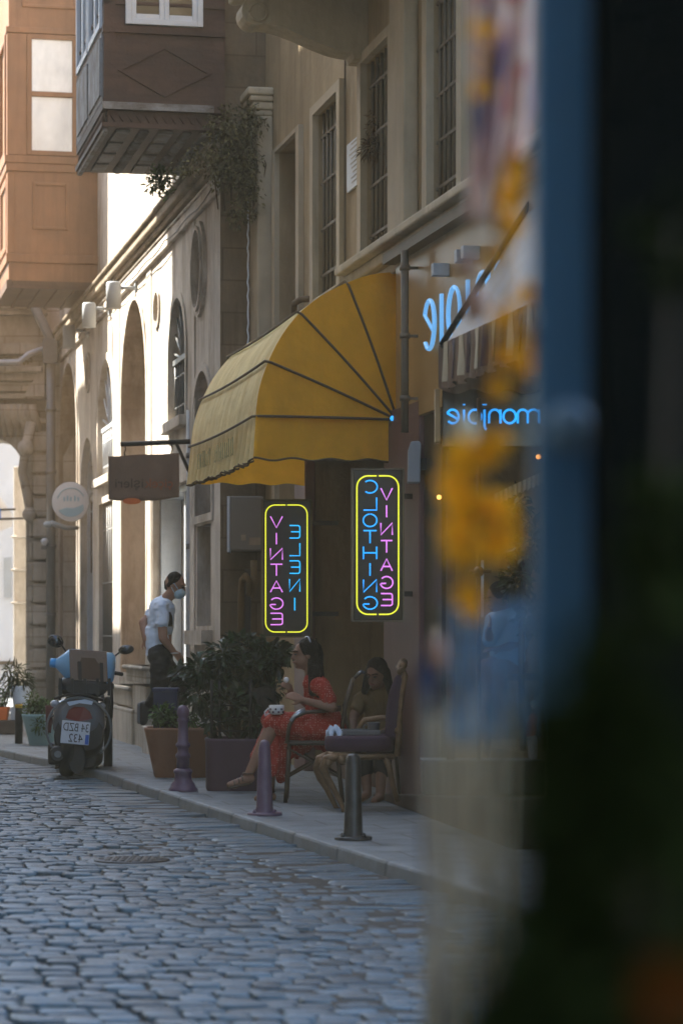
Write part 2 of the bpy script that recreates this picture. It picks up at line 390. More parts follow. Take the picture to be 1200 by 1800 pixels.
mt["gold"] = material("antique_gold_carving", (.17, .10, .05), .45, .35, 14, .4, 40, metal=.35)
mt["velvet"] = material("purple_velvet", (.045, .018, .034), .7, .2, 6, .1, 40)
mt["rattan"] = material("brown_rattan", (.06, .036, .02), .5, .3, 20, .2, 60)
mt["alu"] = material("bright_tube", (.42, .44, .46), .25, .1, 6, 0, metal=.6)
mt["porcelain"] = material("white_porcelain", (.62, .58, .54), .3, .05, 5, 0)
mt["grey_tray"] = material("grey_lacquer_tray", (.11, .10, .10), .4, .1, 5, 0)
mt["paper"] = material("blue_white_paper", (.48, .55, .64), .8, .05, 5, .05, 20)
mt["marble"] = material("brown_step_stone", (.085, .062, .046), .6, .12, 4, .1, 30)
mt["pale_wall"] = material("pale_rendered_wall", (.55, .56, .58), .85, .08, 2, .1, 20, stain=(.42, .42, .43), stain_amt=.4)
mt["brick_left"] = material("ochre_render_opposite", (.40, .36, .31), .85, .15, 1.5, .1, 20)
mt["blue_frame"] = material("blue_painted_door_edge", (.05, .155, .27), .5, .1, 2, 0)
mt["black_frame"] = material("black_door_paint", (.004, .005, .0045), .9, .2, 3, 0, spec=.0)
mt["petal"] = material("yellow_petal", (.80, .38, .01), .6, .1, 20, 0, trans=.4, tone=.3)
mt["cream_cloth"] = material("cream_thread", (.52, .43, .29), .9, .1, 5, 0)
mt["blue_thread"] = material("blue_thread", (.20, .38, .55), .9, .1, 5, 0)
mt["indigo_cloth"] = material("indigo_cloth", (.03, .045, .10), .9, .1, 5, 0)
mt["cabinet"] = material("grey_meter_cabinet", (.20, .17, .135), .6, .08, 3, .05, 30)
mt["lamp_body"] = material("grey_lamp_housing", (.33, .35, .36), .5, .1, 5, .05, 40)

def dotted(name, base, dot, scale=55):
    m = material(name, base, .85, .12, 6, .6, 9)
    nt = m.node_tree; N = nt.nodes; L = nt.links; b = N["Principled BSDF"]
    src = b.inputs["Base Color"].links[0].from_socket
    tc = N.new("ShaderNodeTexCoord"); vo = N.new("ShaderNodeTexVoronoi"); vo.inputs["Scale"].default_value = scale; vo.inputs["Randomness"].default_value = .5
    L.new(tc.outputs["Object"], vo.inputs["Vector"])
    lt = N.new("ShaderNodeMath"); lt.operation = 'LESS_THAN'; lt.inputs[1].default_value = .27; L.new(vo.outputs["Distance"], lt.inputs[0])
    mx = N.new("ShaderNodeMix"); mx.data_type = 'RGBA'; L.new(lt.outputs[0], mx.inputs[0]); L.new(src, mx.inputs[6]); mx.inputs[7].default_value = (*dot, 1)
    L.new(mx.outputs[2], b.inputs["Base Color"]); return m
mt["dress"] = dotted("red_dotted_dress", (.30, .022, .011), (.50, .25, .18))
def patchwork(name):
    m = bpy.data.materials.new(name); m.use_nodes = True
    nt = m.node_tree; N = nt.nodes; L = nt.links; b = N["Principled BSDF"]; b.inputs["Roughness"].default_value = .8
    tc = N.new("ShaderNodeTexCoord"); mp = N.new("ShaderNodeMapping"); mp.inputs["Scale"].default_value = (1.0, 1.0, .42); L.new(tc.outputs["Object"], mp.inputs[0])
    n = N.new("ShaderNodeTexNoise"); n.inputs["Scale"].default_value = 16; n.inputs["Detail"].default_value = 0; n.inputs["Distortion"].default_value = .8; L.new(mp.outputs[0], n.inputs["Vector"])
    cr = N.new("ShaderNodeValToRGB"); cr.color_ramp.interpolation = 'LINEAR'
    e = cr.color_ramp.elements; e[0].position = .22; e[0].color = (.06, .05, .12, 1); e[1].position = .85; e[1].color = (.08, .06, .13, 1)
    for ps, c in ((.32, (.30, .16, .2)), (.43, (.62, .33, .26)), (.50, (.85, .56, .45)), (.56, (.80, .60, .45)), (.62, (.5, .04, .03)), (.70, (.66, .28, .2))):
        k = e.new(ps); k.color = (*c, 1)
    L.new(n.outputs["Fac"], cr.inputs[0]); L.new(cr.outputs[0], b.inputs["Base Color"]); return m
mt["scarf"] = patchwork("printed_scarf")
def slabs(name, c1, c2, mortar, w, h, rot):
    m = bpy.data.materials.new(name); m.use_nodes = True
    nt = m.node_tree; N = nt.nodes; L = nt.links; b = N["Principled BSDF"]; b.inputs["Roughness"].default_value = .62
    tc = N.new("ShaderNodeTexCoord"); mp = N.new("ShaderNodeMapping"); mp.inputs["Rotation"].default_value = (0, 0, rot); L.new(tc.outputs["Object"], mp.inputs[0])
    br = N.new("ShaderNodeTexBrick"); br.inputs["Color1"].default_value = (*c1, 1); br.inputs["Color2"].default_value = (*c2, 1); br.inputs["Mortar"].default_value = (*mortar, 1)
    br.inputs["Scale"].default_value = 1; br.inputs["Brick Width"].default_value = w; br.inputs["Row Height"].default_value = h; br.inputs["Mortar Size"].default_value = .008
    L.new(mp.outputs[0], br.inputs["Vector"])
    n = N.new("ShaderNodeTexNoise"); n.inputs["Scale"].default_value = 5; n.inputs["Detail"].default_value = 8; L.new(tc.outputs["Object"], n.inputs["Vector"])
    mr = N.new("ShaderNodeMapRange"); mr.inputs[1].default_value = .3; mr.inputs[2].default_value = .7; mr.inputs[3].default_value = .7; mr.inputs[4].default_value = 1.25; L.new(n.outputs["Fac"], mr.inputs[0])
    mx = N.new("ShaderNodeMix"); mx.data_type = 'RGBA'; mx.blend_type = 'MULTIPLY'; mx.inputs[0].default_value = 1; L.new(br.outputs["Color"], mx.inputs[6]); L.new(mr.outputs[0], mx.inputs[7]); L.new(mx.outputs[2], b.inputs["Base Color"])
    bp = N.new("ShaderNodeBump"); bp.inputs["Strength"].default_value = .5; bp.inputs["Distance"].default_value = .01; bp.invert = True; L.new(br.outputs["Fac"], bp.inputs["Height"]); L.new(bp.outputs[0], b.inputs["Normal"])
    return m
mt["paving"] = slabs("pavement_slabs", (.125, .14, .147), (.155, .168, .172), (.06, .058, .055), .62, .42, -AL)
mt["cobble"] = material("worn_basalt_cobble", (.052, .084, .106), .42, .3, 9, .5, 38, spec=.45, tone=1.0, stain=(.075, .066, .055), stain_amt=.7, stain_scale=(4, 4, 4))
mt["joint"] = material("earth_joint", (.055, .046, .036), .95, .25, 12, .4, 60)

# ------------------------------------------------------------------ ground, road, kerb, pavement
def kerb_x(s):                                        # across-street position of the kerb
    pts = [(-5, 3.5), (10, 3.36), (13.7, 3.24), (14.6, 3.17), (15.7, 3.10), (17.4, 3.0), (19.5, 2.88), (21.4, 2.77), (23.5, 2.66), (25.9, 2.40), (28.2, 2.08), (33, 1.45), (46, .0), (70, -2)]
    pts = [(a * 1.02, x * 1.02) for a, x in pts]
    for (a, x), (b, y) in zip(pts, pts[1:]):
        if a <= s <= b:
            t = (s - a) / (b - a); return x + (y - x) * t
    return pts[-1][1] if s > 70 else pts[0][1]
def SW(s, a, z):                                      # street coordinates: along, across
    return Vector((a, 0, 0)) + DV * s + Vector((0, 0, z))
m = MB(); m.add([(-150, -80, -.026), (150, -80, -.026), (150, 320, -.026), (-150, 320, -.026)], [(0, 1, 2, 3)])
setting("ground", m, mt["joint"])
rd = MB(); rng = random.Random(3)
def stone(mb, s0, s1, a0, a1, z, tone, rot=0.0):
    cs, ca = (s0 + s1) / 2, (a0 + a1) / 2; hs_, ha = (s1 - s0) / 2, (a1 - a0) / 2
    tx, ty = rng.gauss(0, .022), rng.gauss(0, .02)
    vs = []; K = 12; e = rng.uniform(.2, .42)
    jit = [rng.uniform(.86, 1.05) for _ in range(K)]
    for fac, dz in ((1.07, -.05), (1.06, -.013), (1.02, -.0035), (.88, .0), (.45, .0015)):
        for k in range(K):
            t = 2 * math.pi * (k + .5) / K
            c, s_ = math.cos(t), math.sin(t)
            ds = math.copysign(abs(c) ** e, c) * hs_ * fac * jit[k]; da = math.copysign(abs(s_) ** e, s_) * ha * fac * jit[k]
            ds, da = ds * math.cos(rot) - da * math.sin(rot), ds * math.sin(rot) + da * math.cos(rot)
            vs.append(SW(cs + ds, ca + da, z + dz + ds * tx + da * ty))
    vs.append(SW(cs, ca, z + .003))
    fs = [(i * K + k, (i + 1) * K + k, (i + 1) * K + (k + 1) % K, i * K + (k + 1) % K) for i in range(4) for k in range(K)]
    fs += [(4 * K + k, 5 * K, 4 * K + (k + 1) % K) for k in range(K)]
    mb.add(vs, [f[::-1] for f in fs], True, tone)
s = 5.0
gw = .42
while s < 58:
    d = rng.uniform(.10, .155) if s < 32 else rng.uniform(.2, .3)
    a = -2.2 + rng.uniform(0, .1)
    while True:
        w = rng.uniform(.10, .20) if s < 32 else rng.uniform(.2, .35)
        lim = kerb_x(s) - (gw if 11 < s < 27 else .02)
        if lim - a < .05: break
        if lim - a - w < .08: w = lim - a
        wob = .05 * math.sin(a * 1.7 + s * .4) + .03 * math.sin(a * 4.1 + s)
        cr = -.012 * abs(a - .6)                      # camber
        stone(rd, s + wob + rng.uniform(-.012, .012), s + wob + d - .012 + rng.uniform(-.012, .008), a, a + w - .012, cr + rng.gauss(0, .005), max(.4, rng.gauss(1, .24)), rng.gauss(0, .05))
        a += w
    s += d
s = 11.0                                              # gutter of long setts laid across against the kerb
while s < 27:
    d = rng.uniform(.075, .125); kx = kerb_x(s)
    stone(rd, s - .006, s + d + .002, kx - gw - .05 + rng.uniform(0, .05), kx + .02, -.022 + rng.gauss(0, .006), max(.5, rng.gauss(1.05, .18)), -.22 + rng.gauss(0, .06))
    s += d
setting("road", rd, mt["cobble"])
pv = MB()
ss = [-4 + i * 1.0 for i in range(70)]
for a, b in zip(ss, ss[1:]):
    pv.add([SW(a, kerb_x(a) + .13, PAV), SW(a, 9, PAV), SW(b, 9, PAV), SW(b, kerb_x(b) + .13, PAV)], [(0, 1, 2, 3)])
setting("pavement", pv, mt["paving"])
kb = MB(); s = -4.0
while s < 60:
    l = rng.uniform(.7, 1.1); e = s + l - .008
    for q in (0,):
        A, B = kerb_x(s), kerb_x(e); zt = PAV + rng.uniform(.002, .008)
        vs = [SW(s, A, -.05), SW(s, A + .14, -.05), SW(e, B + .14, -.05), SW(e, B, -.05), SW(s, A + .012, zt), SW(s, A + .14, zt), SW(e, B + .14, zt), SW(e, B + .012, zt)]
        kb.add(vs, [(0, 3, 2, 1), (4, 5, 6, 7), (0, 1, 5, 4), (1, 2, 6, 5), (2, 3, 7, 6), (3, 0, 4, 7)])
    s += l
setting("kerb", kb, mt["granite"], bevel=.018, recalc=True)
# street dirt / patch of manhole
mc = G(232, 1512, 0) + Vector((0, 0, -.020))
t = thing("manhole_cover", "round worn iron manhole cover set in the cobbles", "manhole cover", mc)
m = MB(); m.lathe([(.27, -.03), (.27, .012), (.26, .018), (.0005, .018)], mc, 32); part("rim", m, mt["granite"], t)
m = MB(); m.lathe([(.225, .0), (.225, .024), (.215, .028), (.001, .028)], mc, 32)
for i in range(-4, 5):
    for j in range(-4, 5):
        if i * i + j * j < 17: m.box(mc.x + i * .045 - .014, mc.x + i * .045 + .014, mc.y + j * .045 - .014, mc.y + j * .045 + .014, .007, .012)
part("lid", m, mt["iron"], t)

# ------------------------------------------------------------------ arch helpers
def archpoly(sn, sf, z0, zt, n=14, rise=None):        # near s, far s, bottom, apex
    r = (sf - sn) / 2; rise = rise or min(r, zt - z0 - .01); c = (sn + sf) / 2
    p = [(sn, z0), (sf, z0)]
    for i in range(n + 1):
        a = math.pi * i / n; p.append((c + r * math.cos(a), zt - rise + rise * math.sin(a)))
    return p
def ell(cs, cz, rs, rz, n=20):
    return [(cs + rs * math.cos(2 * math.pi * i / n), cz + rz * math.sin(2 * math.pi * i / n)) for i in range(n)]
def rect(sn, sf, z0, z1): return [(sn, z0), (sf, z0), (sf, z1), (sn, z1)]
def rim(mb, poly, wdt, w0, w1):                       # raised moulding that follows an opening (skips nothing)
    cs = sum(p[0] for p in poly) / len(poly); cz = sum(p[1] for p in poly) / len(poly)
    n = len(poly); out = []
    for i in range(n):
        a = Vector(poly[i - 1]); b = Vector(poly[i]); c = Vector(poly[(i + 1) % n])
        t = (c - a); nn = Vector((t.y, -t.x)).normalized()
        if nn.dot(Vector((b.x - cs, b.y - cz))) < 0: nn = -nn
        out.append((b.x + nn.x * wdt, b.y + nn.y * wdt))
    vs = [(a, w1, b) for a, b in poly] + [(a, w1, b) for a, b in out] + [(a, w0, b) for a, b in poly] + [(a, w0, b) for a, b in out]
    fs = []
    for i in range(n):
        j = (i + 1) % n
        fs += [(i, j, n + j, n + i), (n + i, n + j, 3 * n + j, 3 * n + i), (i, 2 * n + i, 2 * n + j, j)]
    mb.add(vs, fs)
def bars(mb, sn, sf, z0, z1, w, nb, nh, r=.012, rh=.009):
    for i in range(nb):
        a = sn + (sf - sn) * (i + .5) / nb; mb.tube([(a, w, z0), (a, w, z1)], r, 6)
    for j in range(nh):
        z = z0 + (z1 - z0) * (j + .5) / nh; mb.box(sn, sf, w - rh, w + rh, z - rh, z + rh)

# ------------------------------------------------------------------ arched stone house (far right side)
A = FA
s_end = A.s(389); s_far = A.s(103)
bA = thing("arched_stone_house", "old pale stone house with tall arched niches, cornice and projecting timber bay windows", "building", A.W(s_end, 0, 0))
ZC = 6.05                                             # cornice underside
def arA(u0, u1, vt, vb, um=None):                     # opening from picture measurements, u0 far, u1 near
    return archpoly(A.s(u1), A.s(u0), A.z((u0 + u1) / 2, vb), A.z(um or (u0 + u1) / 2, vt))
n_far = archpoly(A.s(137), A.s(106), PAV + .6, A.z(119, 640))
n_oval1 = ell(A.s(156), A.z(156, 655), .24, .26)
n_door = archpoly(A.s(164), A.s(142), PAV + .3, A.z(152, 770))
n_win = archpoly(A.s(201), A.s(174), A.z(187, 838), A.z(187, 632))
n_winb = rect(A.s(201), A.s(174), A.z(187, 1165), A.z(187, 882))
n_arch = archpoly(A.s(259), A.s(215), PAV + .75, A.z(237, 527))
n_oval2 = ell(A.s(277), A.z(277, 543), .23, .20)
n_door2 = rect(A.s(334), A.s(268), PAV + .55, A.z(300, 855))
n_wini = archpoly(A.s(328), A.s(298), A.z(312, 738), A.z(312, 525))
n_oval3 = ell(A.s(353), A.z(353, 473), .33, .42)
n_archj = archpoly(A.s(374), A.s(340), A.z(357, 905), A.z(357, 652))
n_doork = rect(A.s(372), A.s(345), A.z(358, 1108), A.z(358, 915))
m = MB(A.M)
m.wall(rect(s_end, s_far, 0, ZC), [(n_far, .35), (n_oval1, .2), (n_door, .4), (n_win, .3), (n_winb, .3), (n_oval2, .25), (n_door2, .45), (n_wini, .3), (n_oval3, .22), (n_archj, .3), (n_doork, .25), (n_arch, .45)], 0, .3, back=False)
m.box(s_end, s_far, -6, -.5, 0, ZC + 7)               # body behind
m.add([(s_end, 0, 0), (s_end, -.6, 0), (s_end, -.6, ZC + 7), (s_end, 0, ZC + 7)], [(0, 1, 2, 3)])
m.wall(rect(s_end, s_far, ZC, ZC + 7), [], 0)
wallA = part("wall", m, mt["stone_pale"], bA)
for h, d in ((n_far, .35), (n_arch, .45), (n_archj, .3), (n_oval1, .2), (n_oval2, .25), (n_oval3, .22)):
    m = MB(A.M); n = len(h); m.add([(a, -d, b) for a, b in h], [tuple(range(n))])
    if d in (.35, .45): m.add([(a, -.004, b) for a, b in h] + [(a, -d, b) for a, b in h], [(i, (i + 1) % n, n + (i + 1) % n, n + i) for i in range(n)])
    m.v = [p + NV * .004 for p in m.v]; part("niche", m, mt["stone_tan"], bA)
m = MB(A.M)
for h in (n_far, n_arch, n_wini, n_win, n_archj): rim(m, h, .10, 0, .022)
for h in (n_oval1, n_oval2): rim(m, h, .045, 0, .025)
rim(m, n_oval3, .10, 0, .04); rim(m, n_oval3, .04, .04, .065)
part("moulding", m, mt["stone_pale"], bA)
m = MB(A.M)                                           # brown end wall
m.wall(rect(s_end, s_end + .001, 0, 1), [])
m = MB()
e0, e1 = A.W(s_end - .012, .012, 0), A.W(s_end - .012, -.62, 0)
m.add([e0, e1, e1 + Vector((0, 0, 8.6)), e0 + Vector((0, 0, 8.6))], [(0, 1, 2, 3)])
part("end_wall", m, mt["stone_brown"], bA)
m = MB(A.M)                                           # cornice of several courses
for z0, z1, w in ((ZC - .06, ZC + .02, .05), (ZC + .02, ZC + .09, .10), (ZC + .09, ZC + .20, .16), (ZC + .20, ZC + .25, .20)):
    m.box(s_end - .25, s_far, -.05, w, z0, z1)
part("cornice", m, mt["cornice"], bA, bevel=.02)
m = MB(A.M); zs = A.z(250, 472)
m.box(s_end, s_far, 0, .05, zs - .10, zs + .06); m.box(s_end, s_far, 0, .07, zs + .06, zs + .09)
part("string_course", m, mt["stone_pale"], bA, bevel=.01)
def barred(name, poly, d, gm, nb, nh, fan=False, paneM="glass_dark"):
    w = MB(A.M); rim(w, [(a, b) for a, b in poly], -.06, -d + .02, -d + .08)
    f = part("window", w, mt["pale_metal"], bA)
    g = MB(A.M); g.add([(a, -d + .012, b) for a, b in poly], [tuple(range(len(poly)))]); part("pane", g, mt[paneM], f)
    sn = min(p[0] for p in poly); sf = max(p[0] for p in poly); z0 = min(p[1] for p in poly); z1 = max(p[1] for p in poly)
    g = MB(A.M)
    if fan:
        r = (sf - sn) / 2; c = (sn + sf) / 2; zr = z1 - r
        bars(g, sn, sf, z0, zr, -.06, nb, nh, .016); g.box(sn, sf, -.085, -.03, zr - .03, zr + .03)
        for i in range(9):
            a = math.pi * (i + .5) / 9; g.tube([(c, -.06, zr), (c + r * .97 * math.cos(a), -.06, zr + r * .97 * math.sin(a))], .016, 6)
    else: bars(g, sn, sf, z0, z1, -.06, nb, nh, .016)
    part("grille", g, mt[gm], f)
    return f
barred("w", n_win, .3, "pale_metal", 8, 2, True)
barred("w", n_winb, .3, "iron_grey", 8, 3)
barred("w", n_wini, .3, "iron_grey", 7, 2, True)
m = MB(A.M); rim(m, n_door, -.09, -.3, -.1); dr = part("door", m, mt["pale_metal"], bA)
m = MB(A.M); m.add([(a, -.38, b) for a, b in n_door], [tuple(range(len(n_door)))]); part("pane", m, mt["glass_dark"], dr)
m = MB(A.M); sn, sf = A.s(164), A.s(142); zt = max(p[1] for p in n_door); r = (sf - sn) / 2
m.box(sn, sf, -.22, -.12, zt - r - .06, zt - r + .02)
for i in range(7):
    a = math.pi * (i + .5) / 7; m.tube([((sn + sf) / 2, -.15, zt - r), ((sn + sf) / 2 + r * math.cos(a), -.15, zt - r + r * math.sin(a))], .014, 6)
bars(m, sn, sf, PAV + 2.2, zt - r, -.15, 5, 1)
part("fanlight", m, mt["iron"], dr)
m = MB(A.M); sn, sf, z0, z1 = A.s(334), A.s(268), PAV + .55, A.z(300, 855)       # glazed door by the steps
rim(m, n_door2, -.1, -.35, -.1); m.box((sn * .55 + sf * .45) - .05, (sn * .55 + sf * .45) + .05, -.34, -.15, z0, z1); m.box(sn, sf, -.34, -.16, z0, z0 + .25)
dr = part("door", m, mt["pale_metal"], bA)
m = MB(A.M); m.add([(a, -.36, b) for a, b in n_door2], [(0, 1, 2, 3)]); part("pane", m, mt["glass_sky"], dr)
m = MB(A.M); rim(m, n_doork, -.07, -.2, .0); m.box(A.s(374), A.s(343), 0, .12, A.z(358, 1120) - .08, A.z(358, 1108)); f = part("window", m, mt["stone_pale"], bA)
m = MB(A.M); m.add([(a, -.22, b) for a, b in n_doork], [(0, 1, 2, 3)]); part("pane", m, mt["glass_brown"], f)
for u0, u1, vb in ((201, 174, 838), (201, 174, 1165), (329, 297, 738)):
    m = MB(A.M); z = A.z((u0 + u1) / 2, vb); m.box(A.s(u0) - .05, A.s(u1) + .05, 0, .1, z - .12, z); part("sill", m, mt["stone_pale"], bA, bevel=.01)
for u0, u1 in ((212, 200), (267, 259), (344, 334)):   # flat pilaster strips
    m = MB(A.M); m.box(A.s(u0), A.s(u1), 0, .014, 0, zs - .1); part("pilaster", m, mt["stone_pale"], bA, bevel=.01)
# steps at the door
m = MB(A.M); sn, sf = A.s(262), A.s(189, .0)
wst = .62
m.box(A.s(300, wst), A.s(252, wst), 0, wst + .02, 0, .34)
m.box(A.s(296, wst), A.s(252, wst) - .02, 0, wst - .25, .34, .62)
part("doorstep", m, mt["stone_pale"], bA, bevel=.015)
m = MB(A.M)
for k, (u0, u1, v0, v1) in enumerate(((256, 222, 1170, 1200), (232, 196, 1205, 1240), (232, 196, 1243, 1310), (256, 233, 1205, 1318))):
    w = .52 - .03 * (k % 2)
    m.box(A.s(u0, w), A.s(u1, w), 0, w, A.z((u0 + u1) / 2, v1, w), A.z((u0 + u1) / 2, v0, w))
    if k < 2: m.box(A.s(u0, w) - .03, A.s(u1, w) + .03, 0, w + .05, A.z((u0 + u1) / 2, v0 + 7, w), A.z((u0 + u1) / 2, v0, w))
part("plinth", m, mt["stone_grey"], bA, bevel=.02)

# bay windows (part of the house)
def bay(sn, w, length, z0, z1, body, front_mat):
    m = MB(A.M); m.box(sn, sn + length, -.02, w, z0, z1); return m
# dark weathered bay
sn = A.s(392); w = 1.2; L_ = 2.55; z0 = A.z(190, 183, 1.2)
m = MB(A.M); m.box(sn, sn + L_, -.02, w, z0, z0 + 4)
for v0, v1, pj in ((165, 185, .03), (36, 48, .03), (-8, -2, .02)):
    za, zb = A.z(190, v1, w), A.z(190, v0, w); m.box(sn - pj, sn + L_, -.02, w + pj, za, zb)
m.box(sn - .02, sn + .1, w - .1, w + .02, z0, z0 + 4)
def sidep(mb, pts, d=.02):                            # polygon on the near side face, pts (w, z)
    mb.prism(pts, lambda p, a: (sn - a, p[0], p[1]), -.01, d)
zc, hh = A.z(300, 110, .6), .26
dia = [(.12, zc), (.6, zc - hh), (1.08, zc), (.6, zc + hh)]
dii = [(.17, zc), (.6, zc - hh + .03), (1.03, zc), (.6, zc + hh - .03)]
for i in range(4):
    j = (i + 1) % 4; sidep(m, [dia[i], dia[j], dii[j], dii[i]], .018)
bayD = part("bay_window", m, mt["wood_dark"], bA, recalc=True)
m = MB(A.M); zq = A.z(190, 185, w)
m.box(sn - .045, sn + .01, .1, w + .03, zq + .002, zq + .075); part("weathered_rail", m, mt["wood_grey"], bayD)
m = MB(A.M)                                           # carved base course: zigzag and dentils, then coffered underside
zb = z0 - .14
m.box(sn + .02, sn + L_, -.02, w - .02, zb, z0 - .001)
for i in range(13):
    a = .05 + i * .088
    m.prism([(a, zb + .03), (a + .044, zb + .10), (a + .088, zb + .03), (a + .088, zb + .012), (a + .044, zb + .08), (a, zb + .012)], lambda p, q: (sn - q, p[0], p[1]), -.03, .0)
for i in range(24): m.lathe([(.03, 0), (.02, .1)], (sn + .1 + i * .1, w + .0, zb + .02), 8)
m.box(sn - .03, sn + L_ + .03, -.02, w + .04, zb - .05, zb - .002)
part("carved_base", m, mt["wood_dark"], bayD, recalc=True)
m = MB(A.M); zu = zb - .05
for i in range(5):
    a0 = .06 + i * (w - .1) / 5; a1 = a0 + (w - .1) / 5 - .07
    for j in range(4):
        b0 = sn + .08 + j * (L_ - .1) / 4; b1 = b0 + (L_ - .1) / 4 - .1
        if (i % 2) == 0: m.box(b0, b1, a0, a1, zu - .03, zu - .001)
        else:
            for k in range(7): m.ball((b0 + (b1 - b0) * (k + .5) / 7, (a0 + a1) / 2, zu - .012), (.035, (a1 - a0) * .4, .03), 8, 5)
m.box(sn, sn + L_, .02, .055, zu - .05, zu - .001); m.box(sn, sn + L_, w - .03, w + .02, zu - .05, zu - .002)
part("coffered_underside", m, mt["wood_grey"], bayD, bevel=.008)
m = MB(A.M); za, zbb = A.z(190, 34, w), z0 + 4         # street face cladding
m.box(sn + .06, sn + L_ - .02, w, w + .035, z0 + .08, za - .07)
for i in range(2):
    b = sn + .1 + i * 1.2; m.prism([(b, z0 + .15), (b + 1.05, z0 + .15), (b + 1.05, za - .12), (b, za - .12)], lambda p, q: (p[0], q, p[1]), w + .03, w + .05)
part("street_face", m, mt["wood_front"], bayD)
def frame2(mb, fn, a0, a1, b0, b1, t, d0, d1):         # rectangular frame from bars
    for x0, x1, y0, y1 in ((a0, a0 + t, b0, b1), (a1 - t, a1, b0, b1), (a0 + t, a1 - t, b0, b0 + t), (a0 + t, a1 - t, b1 - t, b1)):
        mb.prism([(x0, y0), (x1, y0), (x1, y1), (x0, y1)], fn, d0, d1)
sidefn = lambda p, q: (sn - q, p[0], p[1])
wz0 = A.z(295, 37, .6); wa0, wa1 = .21, 1.0
m = MB(A.M); frame2(m, sidefn, wa0, wa1, wz0, wz0 + 1.5, .06, -.01, .05); frame2(m, sidefn, wa0 + .06, (wa0 + wa1) / 2, wz0 + .06, wz0 + 1.44, .05, -.01, .035); frame2(m, sidefn, (wa0 + wa1) / 2 + .001, wa1 - .06, wz0 + .06, wz0 + 1.44, .05, -.01, .035)
f = part("window", m, mt["white_paint"], bayD, recalc=True, bevel=.006)
m = MB(A.M); m.prism([(wa0 + .1, wz0 + .1), (wa1 - .1, wz0 + .1), (wa1 - .1, wz0 + 1.4), (wa0 + .1, wz0 + 1.4)], sidefn, .002, .012); part("pane", m, mt["glass_dark"], f, recalc=True)
frfn = lambda p, q: (p[0], w + q, p[1])
for i in range(2):
    b0 = sn + .12 + i * 1.2
    m = MB(A.M); frame2(m, frfn, b0, b0 + 1.1, wz0 - .02, wz0 + 1.5, .07, -.01, .05); frame2(m, frfn, b0 + .5, b0 + .6, wz0 + .05, wz0 + 1.43, .05, -.01, .04)
    f = part("window", m, mt["white_paint"], bayD, recalc=True)
    m = MB(A.M); m.prism(rect(b0 + .07, b0 + 1.03, wz0 + .05, wz0 + 1.43), frfn, .002, .012); part("pane", m, mt["glass_dark"], f, recalc=True)
# varnished timber bay further along
sn = A.s(172); w = 1.29; L_ = 2.6; z0 = A.z(17, 492, w) 
m = MB(A.M); zt = z0 + 5.2
def sz(v): return A.z(95, v, .6)
m.box(sn, sn + L_, -.02, w, z0, zt)
for v0, v1, pj in ((455, 470, .035), (298, 312, .04), (285, 298, .06), (62, 72, .04)): m.box(sn - pj, sn + L_, -.02, w + pj, sz(v1), sz(v0))
for a0, a1 in ((-.0, .30), (w - .26, w + .025)): m.box(sn - .025, sn + .2, a0, a1, sz(284), sz(73))
m.box(sn - .02, sn + .2, w - .08, w + .02, sz(454), sz(313))
sidefn2 = lambda p, q: (sn - q, p[0], p[1])
frame2(m, sidefn2, .43, .95, sz(412), sz(330), .045, -.01, .03)
frame2(m, sidefn2, .30, 1.03, sz(283.5), sz(73.5), .07, -.01, .04)
m.prism(rect(.37, .96, sz(181), sz(173)), sidefn2, -.01, .05)
frame2(m, sidefn2, .30, 1.1, sz(27), sz(-40), .045, -.01, .03)
bayT = part("bay_window", m, mt["wood_new"], bA, recalc=True, bevel=.008)
m = MB(A.M)
for z_0, z_1 in ((sz(277), sz(182)), (sz(172), sz(78))): m.prism(rect(.375, .955, z_0, z_1), sidefn2, .004, .014)
f = part("window", m, mt["glass_sky"], bayT, recalc=True)
m = MB(A.M); m.box(sn + .05, sn + L_ - .05, .02, w - .05, z0 - .05, z0 - .002); m.box(sn - .02, sn + L_ + .02, w - .05, w + .03, z0 - .1, z0 + .02); m.box(sn - .02, sn + .05, .0, w - .06, z0 - .1, z0 + .01)
for i in range(1, 5): m.box(sn + .06, sn + L_ - .05, .02 + i * .25, .06 + i * .25, z0 - .08, z0 - .051)
part("underside", m, mt["wood_dark"], bayT)
m = MB(A.M)
for i in range(2):
    b0 = sn + .15 + i * 1.2
    frame2(m, lambda p, q: (p[0], w + q, p[1]), b0, b0 + 1.1, sz(283), sz(73), .08, -.01, .05); frame2(m, lambda p, q: (p[0], w + q, p[1]), b0, b0 + 1.1, sz(445), sz(320), .1, -.01, .03)
part("street_face", m, mt["wood_new"], bayT, recalc=True)

# wall lamps (three alike)
lamp0 = None
for k, (u, v, lab) in enumerate(((200, 519, "cylinder wall lamp on the sunlit stretch of the arched house"), (157, 554, "middle one of three cylinder lamps on the arched house"), (122, 592, "brownish cylinder lamp nearest the drainpipe on the arched house"))):
    sL, zL = A.loc(u, v, .3)
    base = A.W(sL, 0, zL)
    if lamp0 is None:
        t = lamp0 = thing("wall_lamp", lab, "lamp", base, 0, "cylinder lamps on the arched house")
        m = MB(A.M); m.lathe([(.085, -.17), (.095, -.17), (.095, .15), (.08, .17), (.001, .17)], (sL, .3, zL), 18); part("housing", m, mt["lamp_body"], t)
        m = MB(A.M); m.tube([(sL, 0, zL + .1), (sL, .24, zL + .1)], .022, 8); m.box(sL - .06, sL + .06, 0, .03, zL, zL + .2); part("arm", m, mt["lamp_body"], t)
    else: dup(lamp0, base, 0, lab)

